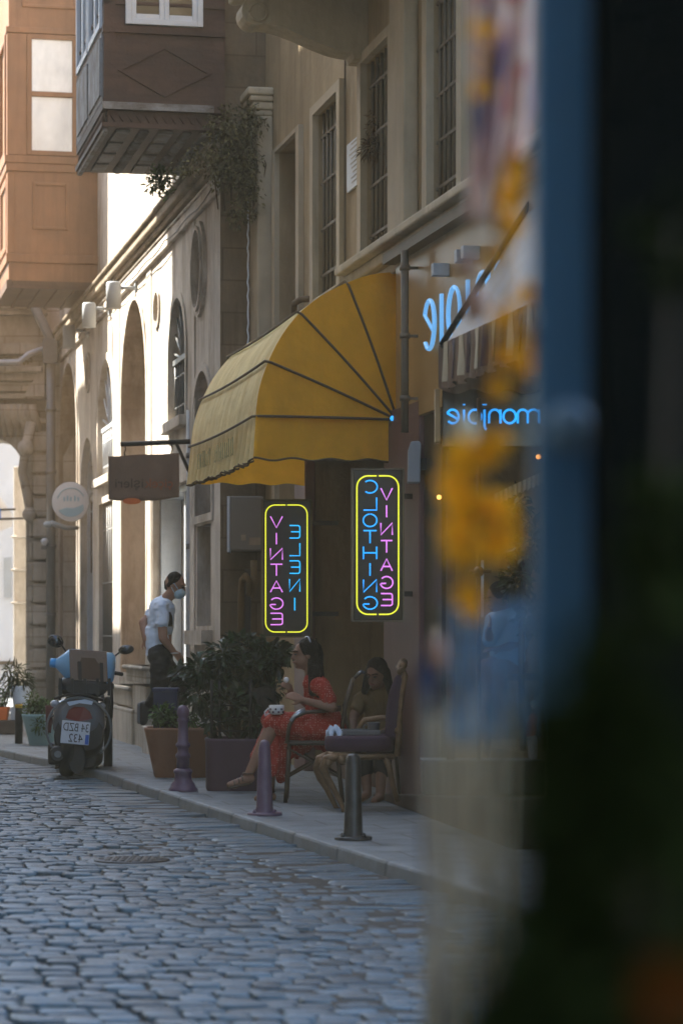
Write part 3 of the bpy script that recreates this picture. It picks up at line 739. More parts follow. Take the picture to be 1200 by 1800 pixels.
# plants on the cornice
def foliage(mb, c, rad, n, L, Wd, down=0.0, rngs=None, shell=.55):
    rg = rngs or random
    for _ in range(n):
        d = Vector((rg.gauss(0, 1), rg.gauss(0, 1), rg.gauss(0, 1))).normalized()
        r = rg.uniform(shell, 1.0) ** .7
        p = Vector(c) + Vector((d.x * rad[0] * r, d.y * rad[1] * r, d.z * rad[2] * r))
        dr = (d + Vector((rg.gauss(0, .6), rg.gauss(0, .6), rg.gauss(0, .6) - down))).normalized()
        nr = Vector((rg.gauss(0, .5), rg.gauss(0, .5), 1)).normalized()
        k = rg.uniform(.6, 1.25)
        mb.leaf(p, dr, nr, L * k, Wd * k, rg.uniform(0, .4))
rg = random.Random(11)
base = A.W(A.s(372), .25, ZC + .3)
t = thing("hanging_creeper", "pale olive creeper hanging from the dark end of the stone cornice", "plant", base)
m = MB()
for u, v, rx, rz, n in ((405, 225, .30, .25, 700), (425, 285, .24, .32, 800), (392, 300, .2, .22, 420), (438, 340, .15, .3, 420), (360, 268, .2, .12, 200), (330, 296, .18, .08, 110), (418, 375, .13, .16, 160), (445, 215, .16, .25, 300)):
    foliage(m, P(u, v, A.s(389) * CA - .35), (rx, .25, rz), n, .045, .026, .8, rg, .05)
part("crown", m, mt["leaf_olive"], t)  # olive leaf colour lightened to look hazy
m = MB()
for i in range(7):
    p = P(375 + i * 12, 215 + abs(i - 3) * 5, A.s(389) * CA - .3); m.tube([p, p + Vector((.02 * i, -.05, -.35)), p + Vector((.05, -.03, -.8 - .05 * (i % 3)))], .008, 5)
part("stem", m, mt["stem"], t)
t = thing("weed", "bright green weed rooted on the sunlit cornice edge", "plant", A.W(A.s(283), .3, ZC + .25))
m = MB()
for u, v, r_, n in ((283, 312, .16, 160), (272, 322, .1, 90), (290, 330, .1, 80)): foliage(m, P(u, v, A.s(283, .4) * CA), (r_, r_, r_), n, .07, .028, -.3, rg, .1)
part("crown", m, mt["leaf_mid"], t)
m = MB(); q = P(283, 335, A.s(283, .4) * CA); m.tube([q, q + Vector((0, 0, .2))], .01, 5); part("stem", m, mt["stem"], t)

t = thing("wall_conduit", "thin white conduit running up the brown end wall", "cable", A.W(s_end - .05, -.3, 3))
yk = (s_end - .03) * CA - .06
m = MB(); m.tube([P(436, v + .0, yk) + Vector((.006 * math.sin(v * .3), 0, 0)) for v in range(640, 330, -12)], .009, 6); part("cable", m, mt["white_paint"], t)
t = thing("wall_cable", "black cable looping along under the stone cornice", "cable", A.W(s_end + 1, .1, ZC - .2))
m = MB(A.M); m.tube([(s_end + .1 + k * .5, .09, ZC - .16 - .05 * abs(math.sin(k * .9))) for k in range(28)], .007, 6); part("cable", m, mt["iron"], t)
t = thing("wall_cable", "thin dark cable sagging down the beige wall past the plaque", "cable", FB.W(FB.s(612), .05, 5))
m = MB(FB.M); m.tube([(FB.s(612), .03, 6.5 - k * .25 ) for k in range(13)], .009, 6); part("cable", m, mt["iron_brown"], t)

# ------------------------------------------------------------------ drainpipe between the houses
yd = A.s(100, .1) * CA - .25
t = thing("drainpipe", "grey iron drainpipe with swan neck beside the arched house", "pipe", Vector((P(90, 1110, yd).x, yd, 0)))
m = MB(); px = P(90, 1110, yd).x
zt_ = P(0, 600, yd).z
m.tube([(px, yd, .1), (px, yd, zt_)], .075, 14); part("pipe", m, mt["iron_grey"], t)
m = MB(); m.tube([(px, yd, zt_ + .02), P(86, 590, yd), P(62, 540, yd + .05), P(64, 531, yd + .3), P(80, 530, yd + .6)], .08, 12); m.box(px - .12, px + .12, yd - .12, yd + .12, P(0, 640, yd).z, zt_ + .03); part("swan_neck", m, mt["iron_grey"], t, bevel=.01)
m = MB()
for v in (960, 830, 1080, 720):
    m = MB(); m.lathe([(.088, -.03), (.088, .03)], (px, yd, P(0, v, yd).z), 14)
    part("bracket", m, mt["iron_grey"], t)

# ------------------------------------------------------------------ carved corner building at the end of the street
YE = yd + .7
bE = thing("carved_corner_building", "ornate grey stone building with shell arch and rusticated pier", "building", Vector((P(70, 1110, YE).x, YE, 0)))
def E(u, v, dy=0.0): return P(u, v, YE) + Vector((0, dy, 0))
xL = P(-260, 0, YE).x; xR = P(150, 0, YE).x; zE = lambda v: P(0, v, YE).z; xE = lambda u: P(u, 0, YE).x
m = MB()
ar = [(xE(-70), 0)] + [(xE(-12) + (xE(46) - xE(-12)) * math.cos(math.pi * (1 - i / 16)), zE(845) + (zE(770) - zE(845)) * math.sin(math.pi * i / 16)) for i in range(17)] + [(xE(46), 0)]
outer = [(xL, 0)] + ar + [(xR, 0), (xR, 13), (xL, 13)]
m2 = [[Vector((a, b, 0)) for a, b in outer]]
tr = tessellate_polygon(m2); m.add([(a, YE, b) for a, b in outer], [tuple(q) for q in tr])
n = len(ar); m.add([(a, YE, b) for a, b in ar] + [(a, YE + 1.2, b) for a, b in ar], [(i, i + 1, n + i + 1, n + i) for i in range(n - 1)])
part("wall", m, mt["stone_grey"], bE, recalc=True)
m = MB()
for v0, v1, d in ((532, 548, .35), (548, 556, .25), (605, 625, .18), (648, 658, .42), (658, 672, .30), (672, 690, .2), (694, 704, .26), (735, 745, .15)):
    m.box(xL, xE(84) if d < .3 else xE(80), YE - d, YE - .001, zE(v1), zE(v0))
part("entablature", m, mt["stone_grey"], bE, bevel=.02)
m = MB(); m.tube([E(-150, 645, -.5), E(40, 642, -.5), E(56, 628, -.45), E(82, 618, -.4)], .05, 8); m.tube([E(-150, 535, -.4), E(60, 533, -.4)], .06, 8); part("gutter", m, mt["pale_metal"], bE)
m = MB()
for i in range(40): foliage(m, E(-100 + i * 4, 636, -.3), (.1, .1, .05), 9, .05, .03, 0, rg, .1)
part("moss", m, mt["leaf_olive"], bE)
m = MB()
k = 0
for v0 in range(760, 1190, 38):                       # rusticated blocks of the pier
    d = .12 if k % 2 else .16
    m.box(xE(60), xE(86), YE - d, YE - .002, zE(v0 + 34), zE(v0)); m.box(xE(53), xE(60) - .004, YE - d + .05, YE - .002, zE(v0 + 33), zE(v0 + 3)); k += 1
m.box(xE(50), xE(87), YE - .28, YE - .003, zE(1195), zE(1178)); m.box(xE(53), xE(86), YE - .22, YE - .004, 0, zE(1196))
part("pier", m, mt["stone_grey"], bE, bevel=.03)
m = MB()                                              # scrolled bracket with shell flutes
for i in range(9):
    u = -28 + i * 11; m.tube([E(u, 712, -.22), E(u + 1, 730, -.2), E(u + 3 + max(0, (u - 10)) * .15, 752, -.1), E(u + 5, 768, -.02)], [.07, .08, .06, .03], 8)
m.tube([E(58, 745, -.2), E(50, 790, -.3), E(42, 830, -.22), E(50, 870, -.12), E(56, 920, -.1)], [.09, .08, .07, .08, .05], 10)
m.ball(E(50, 790, -.32), .14); m.ball(E(54, 905, -.14), .12)
m.prism([(xE(46), zE(700)), (xE(83), zE(640)), (xE(83), zE(700))], lambda p, q: (p[0], YE - q, p[1]), 0, .35)
part("bracket", m, mt["stone_grey"], bE, recalc=True)

# pale buildings seen past the arch
YP = YE + 9
t = thing("pale_rear_house", "pale blue grey rendered house seen through the far arch", "building", Vector((P(0, 0, YP).x, YP, 0)))
m = MB(); xa, xb = P(-220, 0, YP).x, P(90, 0, YP).x
m.box(xa, xb, YP, YP + 4, 0, 14); part("wall", m, mt["pale_wall"], t)
m = MB(); m.box(P(8, 0, YP).x, P(20, 0, YP).x, YP - .06, YP - .001, P(0, 1050, YP).z, P(0, 980, YP).z); part("window", m, mt["lamp_body"], t)
m = MB(); m.box(xa, P(25, 0, YP).x, YP - .12, YP - .001, P(0, 1168, YP).z, P(0, 1162, YP).z); part("handrail", m, mt["iron"], t)
YQ = YE + 3.2
t = thing("sunlit_pier", "cream stone pier catching sunlight behind the corner building", "pillar", Vector((P(38, 0, YQ).x, YQ, 0)))
m = MB(); m.box(P(24, 0, YQ).x, P(58, 0, YQ).x, YQ, YQ + 1, 0, P(0, 820, YQ).z)
for v in (942, 1000, 1058): m.box(P(23, 0, YQ).x - .03, P(58, 0, YQ).x, YQ - .05, YQ + 1, P(0, v + 4, YQ).z, P(0, v, YQ).z)
part("shaft", m, mt["stone_pale"], t, bevel=.02)
t = thing("shop_banner", "white red and blue shop board hung in the far arch", "sign", P(0, 900, YE + 2.6))
m = MB(); q = YE + 2.6; m.prism([(-14, 850), (22, 905), (22, 925), (-14, 940)], lambda p, d: P(p[0], p[1], q) + Vector((0, d, 0)), 0, .05); part("panel", m, mt["disc"], t, recalc=True)
m = MB(); m.prism([(-14, 880), (2, 895), (2, 912), (-14, 905)], lambda p, d: P(p[0], p[1], q) + Vector((0, -d, 0)), .002, .02); part("emblem", m, mt["plate_blue"], t, recalc=True)
m = MB(); m.tube([P(-14, 897, q), P(28, 895, q)], .02, 6); m.tube([P(-14, 913, q), P(46, 911, q)], .02, 6); part("bracket", m, mt["iron"], t)

# ------------------------------------------------------------------ beige house with barred windows
B = FB
sB0, sB1 = B.s(980), B.s(461)
bB = thing("beige_house", "beige stucco house with tall barred windows and scrolled balcony brackets", "building", B.W(B.s(600), 0, 0))
def slopez(u, v): return B.z(u, v)
blind = rect(B.s(528), B.s(491), 2.0, B.z(510, 250))
winA = rect(B.s(602), B.s(560), B.z(581, 514), B.z(581, 182))
winB = rect(B.s(693), B.s(645), B.z(669, 446), B.z(669, 88))
winC = rect(B.s(815), B.s(762), B.z(788, 356), B.z(788, -60))
door = rect(B.s(695), B.s(553), .0, 2.95)
shopw = rect(B.s(980), B.s(778), .55, 2.9)
m = MB(B.M)
m.wall(rect(sB0 - 4, sB1, 0, 12), [(blind, .22), (winA, .2), (winB, .2), (winC, .2), (door, 1.1), (shopw, 2.6)], 0, .2, back=False)
wB = part("wall", m, mt["stucco"], bB)
m = MB(B.M); m.add([(a, -.218, b) for a, b in blind], [(0, 1, 2, 3)]); part("blind_door", m, mt["niche_fill"], bB)
m = MB(B.M)
rim(m, blind, .16, 0, .05); part("architrave", m, mt["stucco_trim"], bB)
for pl, nb, nh in ((winA, 6, 4), (winB, 6, 4), (winC, 6, 5)):
    m = MB(B.M); rim(m, pl, .16, 0, .06); rim(m, pl, -.05, -.17, -.09); f = part("window", m, mt["stucco_trim"], bB)
    g = MB(B.M); g.add([(a, -.19, b) for a, b in pl], [(0, 1, 2, 3)]); part("pane", g, mt["glass_brown"], f)
    g = MB(B.M); s0_, s1_ = pl[0][0], pl[1][0]; bars(g, s0_, s1_, pl[0][1], pl[2][1], -.03, nb, nh, .016, .012); part("grille", g, mt["iron_brown"], f)
# pilasters
m = MB(B.M); m.box(B.s(480), B.s(458), 0, .16, 3.0, B.z(470, 215))
for k, (z0_, z1_, d) in enumerate(((0, .06, .18), (.06, .14, .21), (.14, .2, .24), (.2, .28, .27))): m.box(B.s(480) - .02 * k, B.s(458), 0, d, B.z(470, 215) + z0_, B.z(470, 215) + z1_)
part("pilaster", m, mt["stucco_trim"], bB, bevel=.02)
m = MB(B.M); m.box(B.s(735), B.s(709), 0, .12, B.z(720, 440), 12); part("pilaster", m, mt["stucco_trim"], bB, bevel=.015)
# sill cornice above the shops
zq = B.z(700, 456)
m = MB(B.M)
for z0_, z1_, d in ((-.14, -.06, .10), (-.06, .03, .18), (.03, .10, .26)): m.box(sB0 - 4, B.s(640), 0, d, zq + z0_, zq + z1_)
part("sill_cornice", m, mt["stucco_trim"], bB, bevel=.015)
# balcony brackets and slab
def bracket(sc, th, zt, pj, drop):
    m = MB(B.M)
    prof = [(0, zt), (pj, zt)]
    for i in range(10): a = math.pi / 2 - math.pi * 1.15 * i / 9; prof.append((pj - .02 + .12 * math.cos(a), zt - .14 + .12 * math.sin(a)))
    for i in range(1, 13):
        t_ = i / 12; prof.append((pj * (1 - t_) * .92 + .14 * t_, zt - .25 - (drop - .3) * (3 * t_ * t_ - 2 * t_ ** 3)))
    prof += [(.12, zt - drop), (0, zt - drop)]
    m.prism(prof, lambda p, q: (sc + q, p[0], p[1]), -th / 2, th / 2)
    m.tube([(sc - th / 2 - .01, pj - .04 + .075 * math.cos(a * .5), zt - .15 + .075 * math.sin(a * .5)) for a in range(13)], .014, 6)
    return m
part("balcony_bracket", bracket(B.s(641), .3, B.z(640, 8), .98, .50), mt["stucco_trim"], bB, recalc=True, bevel=.012)
m = MB(B.M); zb_ = B.z(640, 8); m.box(B.s(800), B.s(628), 0, 1.12, zb_ + .002, zb_ + .1); m.box(B.s(800), B.s(628) + .05, 0, 1.18, zb_ + .1, zb_ + .22); part("balcony_slab", m, mt["stucco_trim"], bB, bevel=.02)
# doorway
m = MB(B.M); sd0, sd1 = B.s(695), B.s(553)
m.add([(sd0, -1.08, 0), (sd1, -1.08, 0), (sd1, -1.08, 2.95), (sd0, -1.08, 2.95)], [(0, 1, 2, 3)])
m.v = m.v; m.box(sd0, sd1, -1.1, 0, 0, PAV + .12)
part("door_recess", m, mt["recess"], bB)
m = MB(B.M); frame2(m, lambda p, q: (p[0], -1.06 + q, p[1]), sd0 + .3, sd1 - .5, PAV + .13, 2.7, .12, 0, .06); m.box((sd0 + sd1) / 2 - .05, (sd0 + sd1) / 2 + .05, -1.05, -.99, PAV + .13, 2.7)
dr = part("door", m, mt["door_brown"], bB, recalc=True)
m = MB(B.M); m.add([(sd0 + .4, -1.05, .3), (sd1 - .6, -1.05, .3), (sd1 - .6, -1.05, 2.6), (sd0 + .4, -1.05, 2.6)], [(0, 1, 2, 3)]); part("pane", m, mt["glass_brown"], dr)
for a_, b_, z_ in ((sd1 - .04, sd1 + .5, 3.05), (B.s(736, .1), sd0, 3.1)):
    m = MB(B.M); m.box(a_, b_, .002, .10, PAV, z_); part("shop_pilaster", m, mt["mauve"], bB, bevel=.01)
m = MB(B.M); m.box(B.s(776, .06), B.s(740, .06), .002, .06, PAV, 3.0); part("folded_shutter", m, mt["black_paint"], bB, bevel=.01)

# standpipe between the shops
t = thing("standpipe", "thin brown pipe running down beside the yellow awning", "pipe", B.W(B.s(712), .1, 2.9))
m = MB(B.M); s_ = B.s(711, .2); m.tube([(s_, .2, B.z(712, 760, .2)), (s_, .2, B.z(712, 440, .2))], .03, 10); part("pipe", m, mt["iron_brown"], t)
m = MB(B.M)
for v in (470, 590, 700):
    m = MB(B.M); m.lathe([(.04, -.02), (.04, .02)], (s_, .2, B.z(712, v, .2)), 10); m.box(s_ - .012, s_ + .012, 0, .2, B.z(712, v, .2) - .01, B.z(712, v, .2) + .01)
    part("clip", m, mt["iron_brown"], t)
t = thing("vent_pipe", "short bent rusty pipe above the awning by the blind door", "pipe", B.W(B.s(520), .1, B.z(520, 560)))
m = MB(B.M); s_ = B.s(517, .12); m.tube([(s_, .12, B.z(517, 580, .12)), (s_, .12, B.z(517, 540, .12)), (s_ - .03, .12, B.z(517, 533, .12)), (s_ - .25, .1, B.z(517, 532, .12)), (s_ - .3, 0, B.z(517, 532, .12))], .03, 10); part("pipe", m, mt["stone_brown"], t)
# wall plaque, nest
t = thing("wall_plaque", "small white engraved plaque between two barred windows", "plaque", B.W(B.s(626), .02, B.z(626, 330)))
m = MB(B.M); m.box(B.s(637), B.s(614), .002, .025, B.z(626, 330), B.z(626, 245)); part("panel", m, mt["white_paint"], t, bevel=.004)
m = MB(B.M)
for i in range(9): z = B.z(626, 320 - i * 8.5); m.box(B.s(634), B.s(617) - rng.uniform(0, .2), .0255, .028, z, z + .012)
part("engraving", m, mt["stone_grey"], t)
t = thing("dried_wreath", "brown tuft of dried plants hanging on a barred window", "plant", P(652, 255, B.s(650) * CA - .12))
m = MB()
foliage(m, P(652, 262, B.s(650) * CA - .15), (.08, .08, .09), 170, .07, .012, .4, rg, .1); foliage(m, P(655, 215, B.s(650) * CA - .12), (.05, .05, .12), 70, .06, .01, .4, rg, .1)
part("crown", m, material("dried_straw", (.10, .055, .022), .9, .3, 20, 0, tone=1.0), t)
# meter cabinet and goose-neck on the far wall
t = thing("meter_cabinet", "grey metal meter cabinet on the wall behind the neon sign", "cabinet", P(432, 970, 26.0))
yb = 25.9
m = MB(); m.box(P(404, 0, yb).x, P(462, 0, yb).x, yb, yb + .3, P(0, 968, yb).z, P(0, 872, yb).z); part("casing", m, mt["cabinet"], t, bevel=.015)
m = MB(); m.box(P(399, 0, yb).x, P(403.5, 0, yb).x, yb + .02, yb + .32, P(0, 970, yb).z, P(0, 872, yb).z); part("side_flange", m, mt["white_paint"], t)
m = MB(); m.box(P(424, 0, yb).x, P(432, 0, yb).x, yb - .004, yb - .001, P(0, 950, yb).z, P(0, 940, yb).z); m.box(P(438, 0, yb).x, P(458, 0, yb).x, yb - .004, yb - .001, P(0, 958, yb).z, P(0, 945, yb).z); part("notice", m, mt["stone_tan"], t)
t = thing("coiled_hose", "dull yellow hose looped on the wall under the meter cabinet", "hose", P(432, 1080, 25.8))
m = MB(); ym = 25.75
m.tube([P(424, 1110, ym), P(424, 1050, ym), P(426, 1020, ym), P(432, 1012, ym - .1), P(438, 1022, ym - .1), P(438, 1045, ym), P(444, 1050, ym), P(447, 1030, ym), P(446, 985, ym)], .035, 8); part("loop", m, mt["ochre"], t)
m = MB(); m.box(P(430, 0, ym).x, P(440, 0, ym).x, ym, ym + .1, P(0, 1120, ym).z, P(0, 1000, ym).z); part("holder", m, mt["black_plastic"], t)

# ------------------------------------------------------------------ yellow awning
sa = B.s(697, .05); zp = B.z(697, 738, .05)
saf = sa + 3.45
t = thing("shop_awning", "faded yellow dutch hood awning with dark piping over the doorway", "awning", B.W(sa, 0, zp))
arc = [(.0, 1.17), (.40, 1.075), (.78, .83), (1.03, .44), (1.13, .01)]
def arcpt(i, sub):                                     # canvas bulges slightly between ribs
    a, b = Vector(arc[i]), Vector(arc[i + 1]); p = a.lerp(b, sub); o = p.normalized() * .022 * math.sin(math.pi * sub); return p + o
prof = []
for i in range(4):
    for k in range(6): prof.append(arcpt(i, k / 6))
prof.append(Vector(arc[4]))
m = MB(B.M)
ns = 12
sag = lambda s_: -.02 * math.sin(math.pi * s_)
m.sheet(len(prof), ns, lambda i, j: (sa + (saf - sa) * j, .05 + prof[round(i * (len(prof) - 1))].x, zp + prof[round(i * (len(prof) - 1))].y + sag(j)))
part("front_canvas", m, mt["yellow_front"], t)
def endfan(se, inward):
    m = MB(B.M)
    n = len(prof); vs = []; fs = []
    K = 5
    for p in prof:
        for k in range(K + 1):
            f = k / K; vs.append((se + inward * .05 * math.sin(math.pi * f), .05 + p.x * f, zp + p.y * f))
    for i in range(n - 1):
        for k in range(K): a = i * (K + 1) + k; fs.append((a, a + 1, a + K + 2, a + K + 1))
    m.add(vs, fs, True); return m
part("end_canvas", endfan(sa, -1), mt["yellow_canvas"], t); part("end_canvas", endfan(saf, 1), mt["yellow_canvas"], t)
def ripple(x): return .02 * math.sin(x * 24) + .012 * math.sin(x * 51 + 1)
m = MB(B.M); vl = .33                                  # end valance near, wavy hem
def endval(se):
    m = MB(B.M)
    m.sheet(40, 8, lambda i, j: (se + .012 * math.sin(i * 17) * j, .12 + i * 1.06 + .02 * j * i, zp + .01 - j * (vl + .010 * math.cos(i * 22))))
    return m
part("end_valance", endval(sa - .01), mt["yellow_canvas"], t); part("end_valance", endval(saf + .01), mt["yellow_canvas"], t)
m = MB(B.M); m.sheet(140, 8, lambda i, j: (sa + (saf - sa) * i, 1.18 + .03 * math.sin(i * 95) * j + .02 * j, zp + .01 - j * (vl + .022 * abs(math.sin(i * 62))) + sag(i)))
fv = part("front_valance", m, mt["yellow_front"], t)
m = MB(B.M)                                            # worn lettering on the valance (not legible)
gl = random.Random(5)
for i in range(20):
    if i in (8, 9): continue
    a = saf - .75 - i * .1; h = .1 + .05 * gl.random()
    m.box(a, a + .018, 1.225, 1.232, zp - .24, zp - .24 + h)
    if i % 3: m.box(a, a + .05, 1.225, 1.232, zp - .24 + h * gl.choice((0, .5, .9)), zp - .225 + h * gl.choice((0, .5, .9)))
part("worn_lettering", m, material("worn_olive_ink", (.40, .33, .14), .8, .2, 8, 0), fv)
for i in range(1, 5):
    a = arc[i]; m = MB(B.M)
    m.tube([(sa - .012 - .05 * math.sin(math.pi * f), .05 + a[0] * f, zp + a[1] * f) for f in (.02, .15, .3, .45, .6, .75, .9)] + [(sa - .014, .05 + a[0] * .98, zp + a[1] * .98), (sa + .03, .06 + a[0] * 1.012, zp + a[1] * 1.012)] + [(sa + (saf - sa) * k / 8, .06 + a[0] * 1.012, zp + a[1] * 1.012 + sag(k / 8)) for k in range(1, 8)] + [(saf - .03, .06 + a[0] * 1.012, zp + a[1] * 1.012), (saf + .02, .05 + a[0] * .97, zp + a[1] * .97), (saf + .02, .06, zp)], .0105, 8)
    part("rib", m, mt["canvas_trim"], t)
m = MB(B.M); m.tube([(sa - .012 + .012 * math.sin(i / 40 * 17), .12 + i / 40 * 1.06 + .02 * i / 40, zp + .005 - (vl + .010 * math.cos(i / 40 * 22))) for i in range(41)], .008, 6)
m.tube([(sa + (saf - sa) * i / 140, 1.20 + .03 * math.sin(i / 140 * 95), zp + .008 - (vl + .022 * abs(math.sin(i / 140 * 62))) + sag(i / 140)) for i in range(141)], .008, 6); part("hem", m, mt["canvas_trim"], t)
m = MB(B.M); m.box(sa - .04, sa + .04, 0, .1, zp - .05, zp + .05); m.lathe([(.02, -.02), (.03, 0), (.02, .02)], (sa - .05, .08, zp), 10); part("pivot", m, mt["iron"], t)
m = MB(B.M); m.ball((sa - .075, .1, zp + .005), .022, 10, 6); part("indicator_light", m, mt["neon_blue"], t)

# ------------------------------------------------------------------ neon signs
def arcp(cx, cy, rx, ry, a0, a1, n=14): return [(cx + rx * math.cos(R(a0 + (a1 - a0) * i / n)), cy + ry * math.sin(R(a0 + (a1 - a0) * i / n))) for i in range(n + 1)]
GL = {
 'V': [[(0, 1), (.5, 0), (1, 1)]], 'I': [[(.5, 0), (.5, 1)]], 'N': [[(0, 0), (0, 1), (1, 0), (1, 1)]], 'T': [[(0, 1), (1, 1)], [(.5, 1), (.5, 0)]],
 'A': [[(0, 0), (.5, 1), (1, 0)], [(.2, .36), (.8, .36)]], 'G': [arcp(.5, .5, .55, .5, 40, 345) + [(.95, .42), (.55, .42)]],
 'E': [[(1, 1), (.12, 1), (0, .9), (0, .1), (.12, 0), (1, 0)], [(0, .5), (.85, .5)]], 'L': [[(0, 1), (0, 0), (1, 0)]],
 'C': [arcp(.5, .5, .55, .5, 50, 310)], 'O': [arcp(.5, .5, .52, .5, 92, 448, 20)], 'H': [[(0, 0), (0, 1)], [(1, 0), (1, 1)], [(0, .5), (1, .5)]],
 'm': [[(0, 0), (0, 1)], [(0, .6)] + arcp(.27, .66, .27, .34, 180, 0, 8) + [(.54, 0)], [(.54, .6)] + arcp(.78, .66, .24, .34, 180, 0, 8) + [(1.02, 0)]],
 'n': [[(0, 0), (0, 1)], [(0, .55)] + arcp(.5, .55, .5, .45, 180, 0, 10) + [(1, 0)]], 'o': [arcp(.5, .5, .55, .5, 92, 448, 20)],
 'i': [[(.5, 0), (.5, 1)], [(.5, 1.33), (.5, 1.40)]], 'j': [[(.6, 1), (.6, -.1)] + arcp(.2, -.1, .4, .35, 0, -80, 6), [(.42, 1.33), (.42, 1.40)], [(.78, 1.33), (.78, 1.40)]],
 'e': [[(.03, .30), (.93, .72)] + arcp(.5, .5, .52, .5, 28, 318, 18)],
}
def smooth_poly(pts, k=.12):
    if len(pts) < 3: return pts
    o = [pts[0]]
    for i in range(1, len(pts) - 1):
        a, b, c = Vector(pts[i - 1]), Vector(pts[i]), Vector(pts[i + 1])
        f0 = min(k, (a - b).length * .4) / max((a - b).length, 1e-6); f1 = min(k, (c - b).length * .4) / max((c - b).length, 1e-6)
        p, q = b.lerp(a, f0), b.lerp(c, f1); o += [tuple(p), tuple((p + q) / 2 * .5 + b * .5), tuple(q)]
    return o + [pts[-1]]
def neon(label, Y, u0, u1, v0, v1, cols, bord, wall_dx):
    c = P((u0 + u1) / 2, v1, Y)
    t = thing("neon_sign", label, "neon sign", c, 0, "vertical neon signs at the vintage shop")
    xa, xb, za, zb = P(u0, 0, Y).x, P(u1, 0, Y).x, P(0, v1, Y).z, P(0, v0, Y).z
    m = MB(); m.box(xa, xb, Y, Y + .07, za, zb); pn = part("panel", m, mt["black_acrylic"], t, bevel=.004)
    m = MB(); m.box(xa - .022, xa - .001, Y - .012, Y + .1, za - .012, zb + .012); m.box(xa, xb, Y - .006, Y + .1, zb + .001, zb + .014); m.box(xa, xb, Y - .006, Y + .1, za - .014, za - .001); m.box(xb + .001, xb + .014, Y - .006, Y + .1, za - .01, zb + .01)
    part("casing", m, mt["iron_brown"], t)
    m = MB()
    for z in (za + .2, zb - .2): m = MB(); m.box(xb + .015, xb + wall_dx, Y + .02, Y + .05, z - .02, z + .02); part("bracket", m, mt["iron"], t)
    ba, bb, bc, bd = P(bord[0], 0, Y).x, P(bord[1], 0, Y).x, P(0, bord[3], Y).z, P(0, bord[2], Y).z
    r = .085; pts = []
    for cx, cz, a0 in ((bb - r, bd - r, 0), (ba + r, bd - r, 90), (ba + r, bc + r, 180), (bb - r, bc + r, 270)):
        pts += [(cx + r * math.cos(R(a0 + k * 11.25)), cz + r * math.sin(R(a0 + k * 11.25))) for k in range(9)]
    mid = (ba + bb) / 2                                   # two tubes with a break at top and bottom
    for sgn in (1, -1):
        side = [p for p in pts if (p[0] - mid) * sgn > 0]
        side.sort(key=lambda p: math.atan2((p[0] - mid) * sgn, -(p[1] - (bc + bd) / 2)))
        g = .008
        line = [(mid + sgn * g, bc)] + side + [(mid + sgn * g, bd)]
        m = MB(); m.tube([(x, Y - .035, z) for x, z in line], .0055, 8); part("border_tube", m, mt["neon_yellow"], t)
    for txt, mat, uc, vs, cw, ch in cols:
        for ch_, v in zip(txt, vs):
            m = MB(); cx, cz = P(uc, v, Y).x, P(uc, v, Y).z; w_, h_ = cw * Y / F, ch * Y / F
            for st in GL[ch_]:
                st = smooth_poly(st, .08) if ch_ in "E" else st
                m.tube([(cx + (.5 - x) * w_, Y - .032, cz + (y - .5) * h_) for x, y in st], .0054, 8)
            part("letter", m, mat, t)
    return t
neon("tall neon sign hung farther back, reading VINTAGE ELENI in mirror writing", 23.0, 463, 546, 880, 1118,
     [("VINTAGE", mt["neon_pink"], 486, (918, 947, 974, 1002, 1031, 1061, 1088), 21, 20), ("ELENI", mt["neon_cyan"], 518, (935, 966, 997, 1029, 1062), 18, 22)], (467, 540, 888, 1111), .25)
neon("tall neon sign beside the door, reading VINTAGE CLOTHING in mirror writing", 19.5, 622, 707, 826, 1090,
     [("CLOTHING", mt["neon_blue"], 650, (856, 886, 915, 944, 972, 1001, 1030, 1060), 23, 22), ("VINTAGE", mt["neon_pink"], 679, (869, 899, 930, 961, 993, 1024, 1054), 20, 21)], (627, 700, 837, 1080), .2)

# grey wall box near pipe
t = thing("wall_speaker", "small grey box fixed on the wall right of the neon sign", "speaker", P(727, 850, 19.3))
m = MB(); q = 19.2; m.prism([(716, 848), (738, 848), (740, 780), (736, 775), (722, 776), (717, 790)], lambda p, d: P(p[0], p[1], q) + Vector((0, d, 0)), 0, .16); part("casing", m, mt["lamp_body"], t, recalc=True, bevel=.008)
m = MB(); m.box(P(738, 0, q).x, P(752, 0, q).x, q + .04, q + .1, P(0, 825, q).z, P(0, 805, q).z); part("bracket", m, mt["iron"], t)

# ------------------------------------------------------------------ hanging board and round sign on the arched house
yb = A.s(334) * CA - .12
t = thing("hanging_board", "brown fabric board hanging from an iron bar, flower shop name in mirror writing", "sign", P(333, 778, yb))
m = MB(); m.tube([P(212, 781, yb), P(338, 776, yb + .02)], .028, 10); m.tube([P(333, 830, yb + .05), P(310, 779, yb + .02)], .02, 8); part("bar", m, mt["iron"], t)
for u in (220, 302):
    m = MB(); m.tube([P(u, 782, yb), P(u + 1, 790, yb), P(u - 1, 796, yb), P(u, 801, yb)], .008, 6); part("hook", m, mt["iron"], t)
m = MB()
def bd(i, j):
    u = 191 + 124 * i; v = 802 - 5 * i + (878 - 802 + 3 * i) * j + 2.0 * math.sin(i * 11) * (1 if j > .9 else .3) + (5 * math.exp(-((i - .45) / .18) ** 2) if j > .95 else 0)
    return P(u, v, yb + .03 * math.sin(i * 5 + j))
m.sheet(36, 16, bd); bo = part("board", m, mt["board"], t, solid=.03)
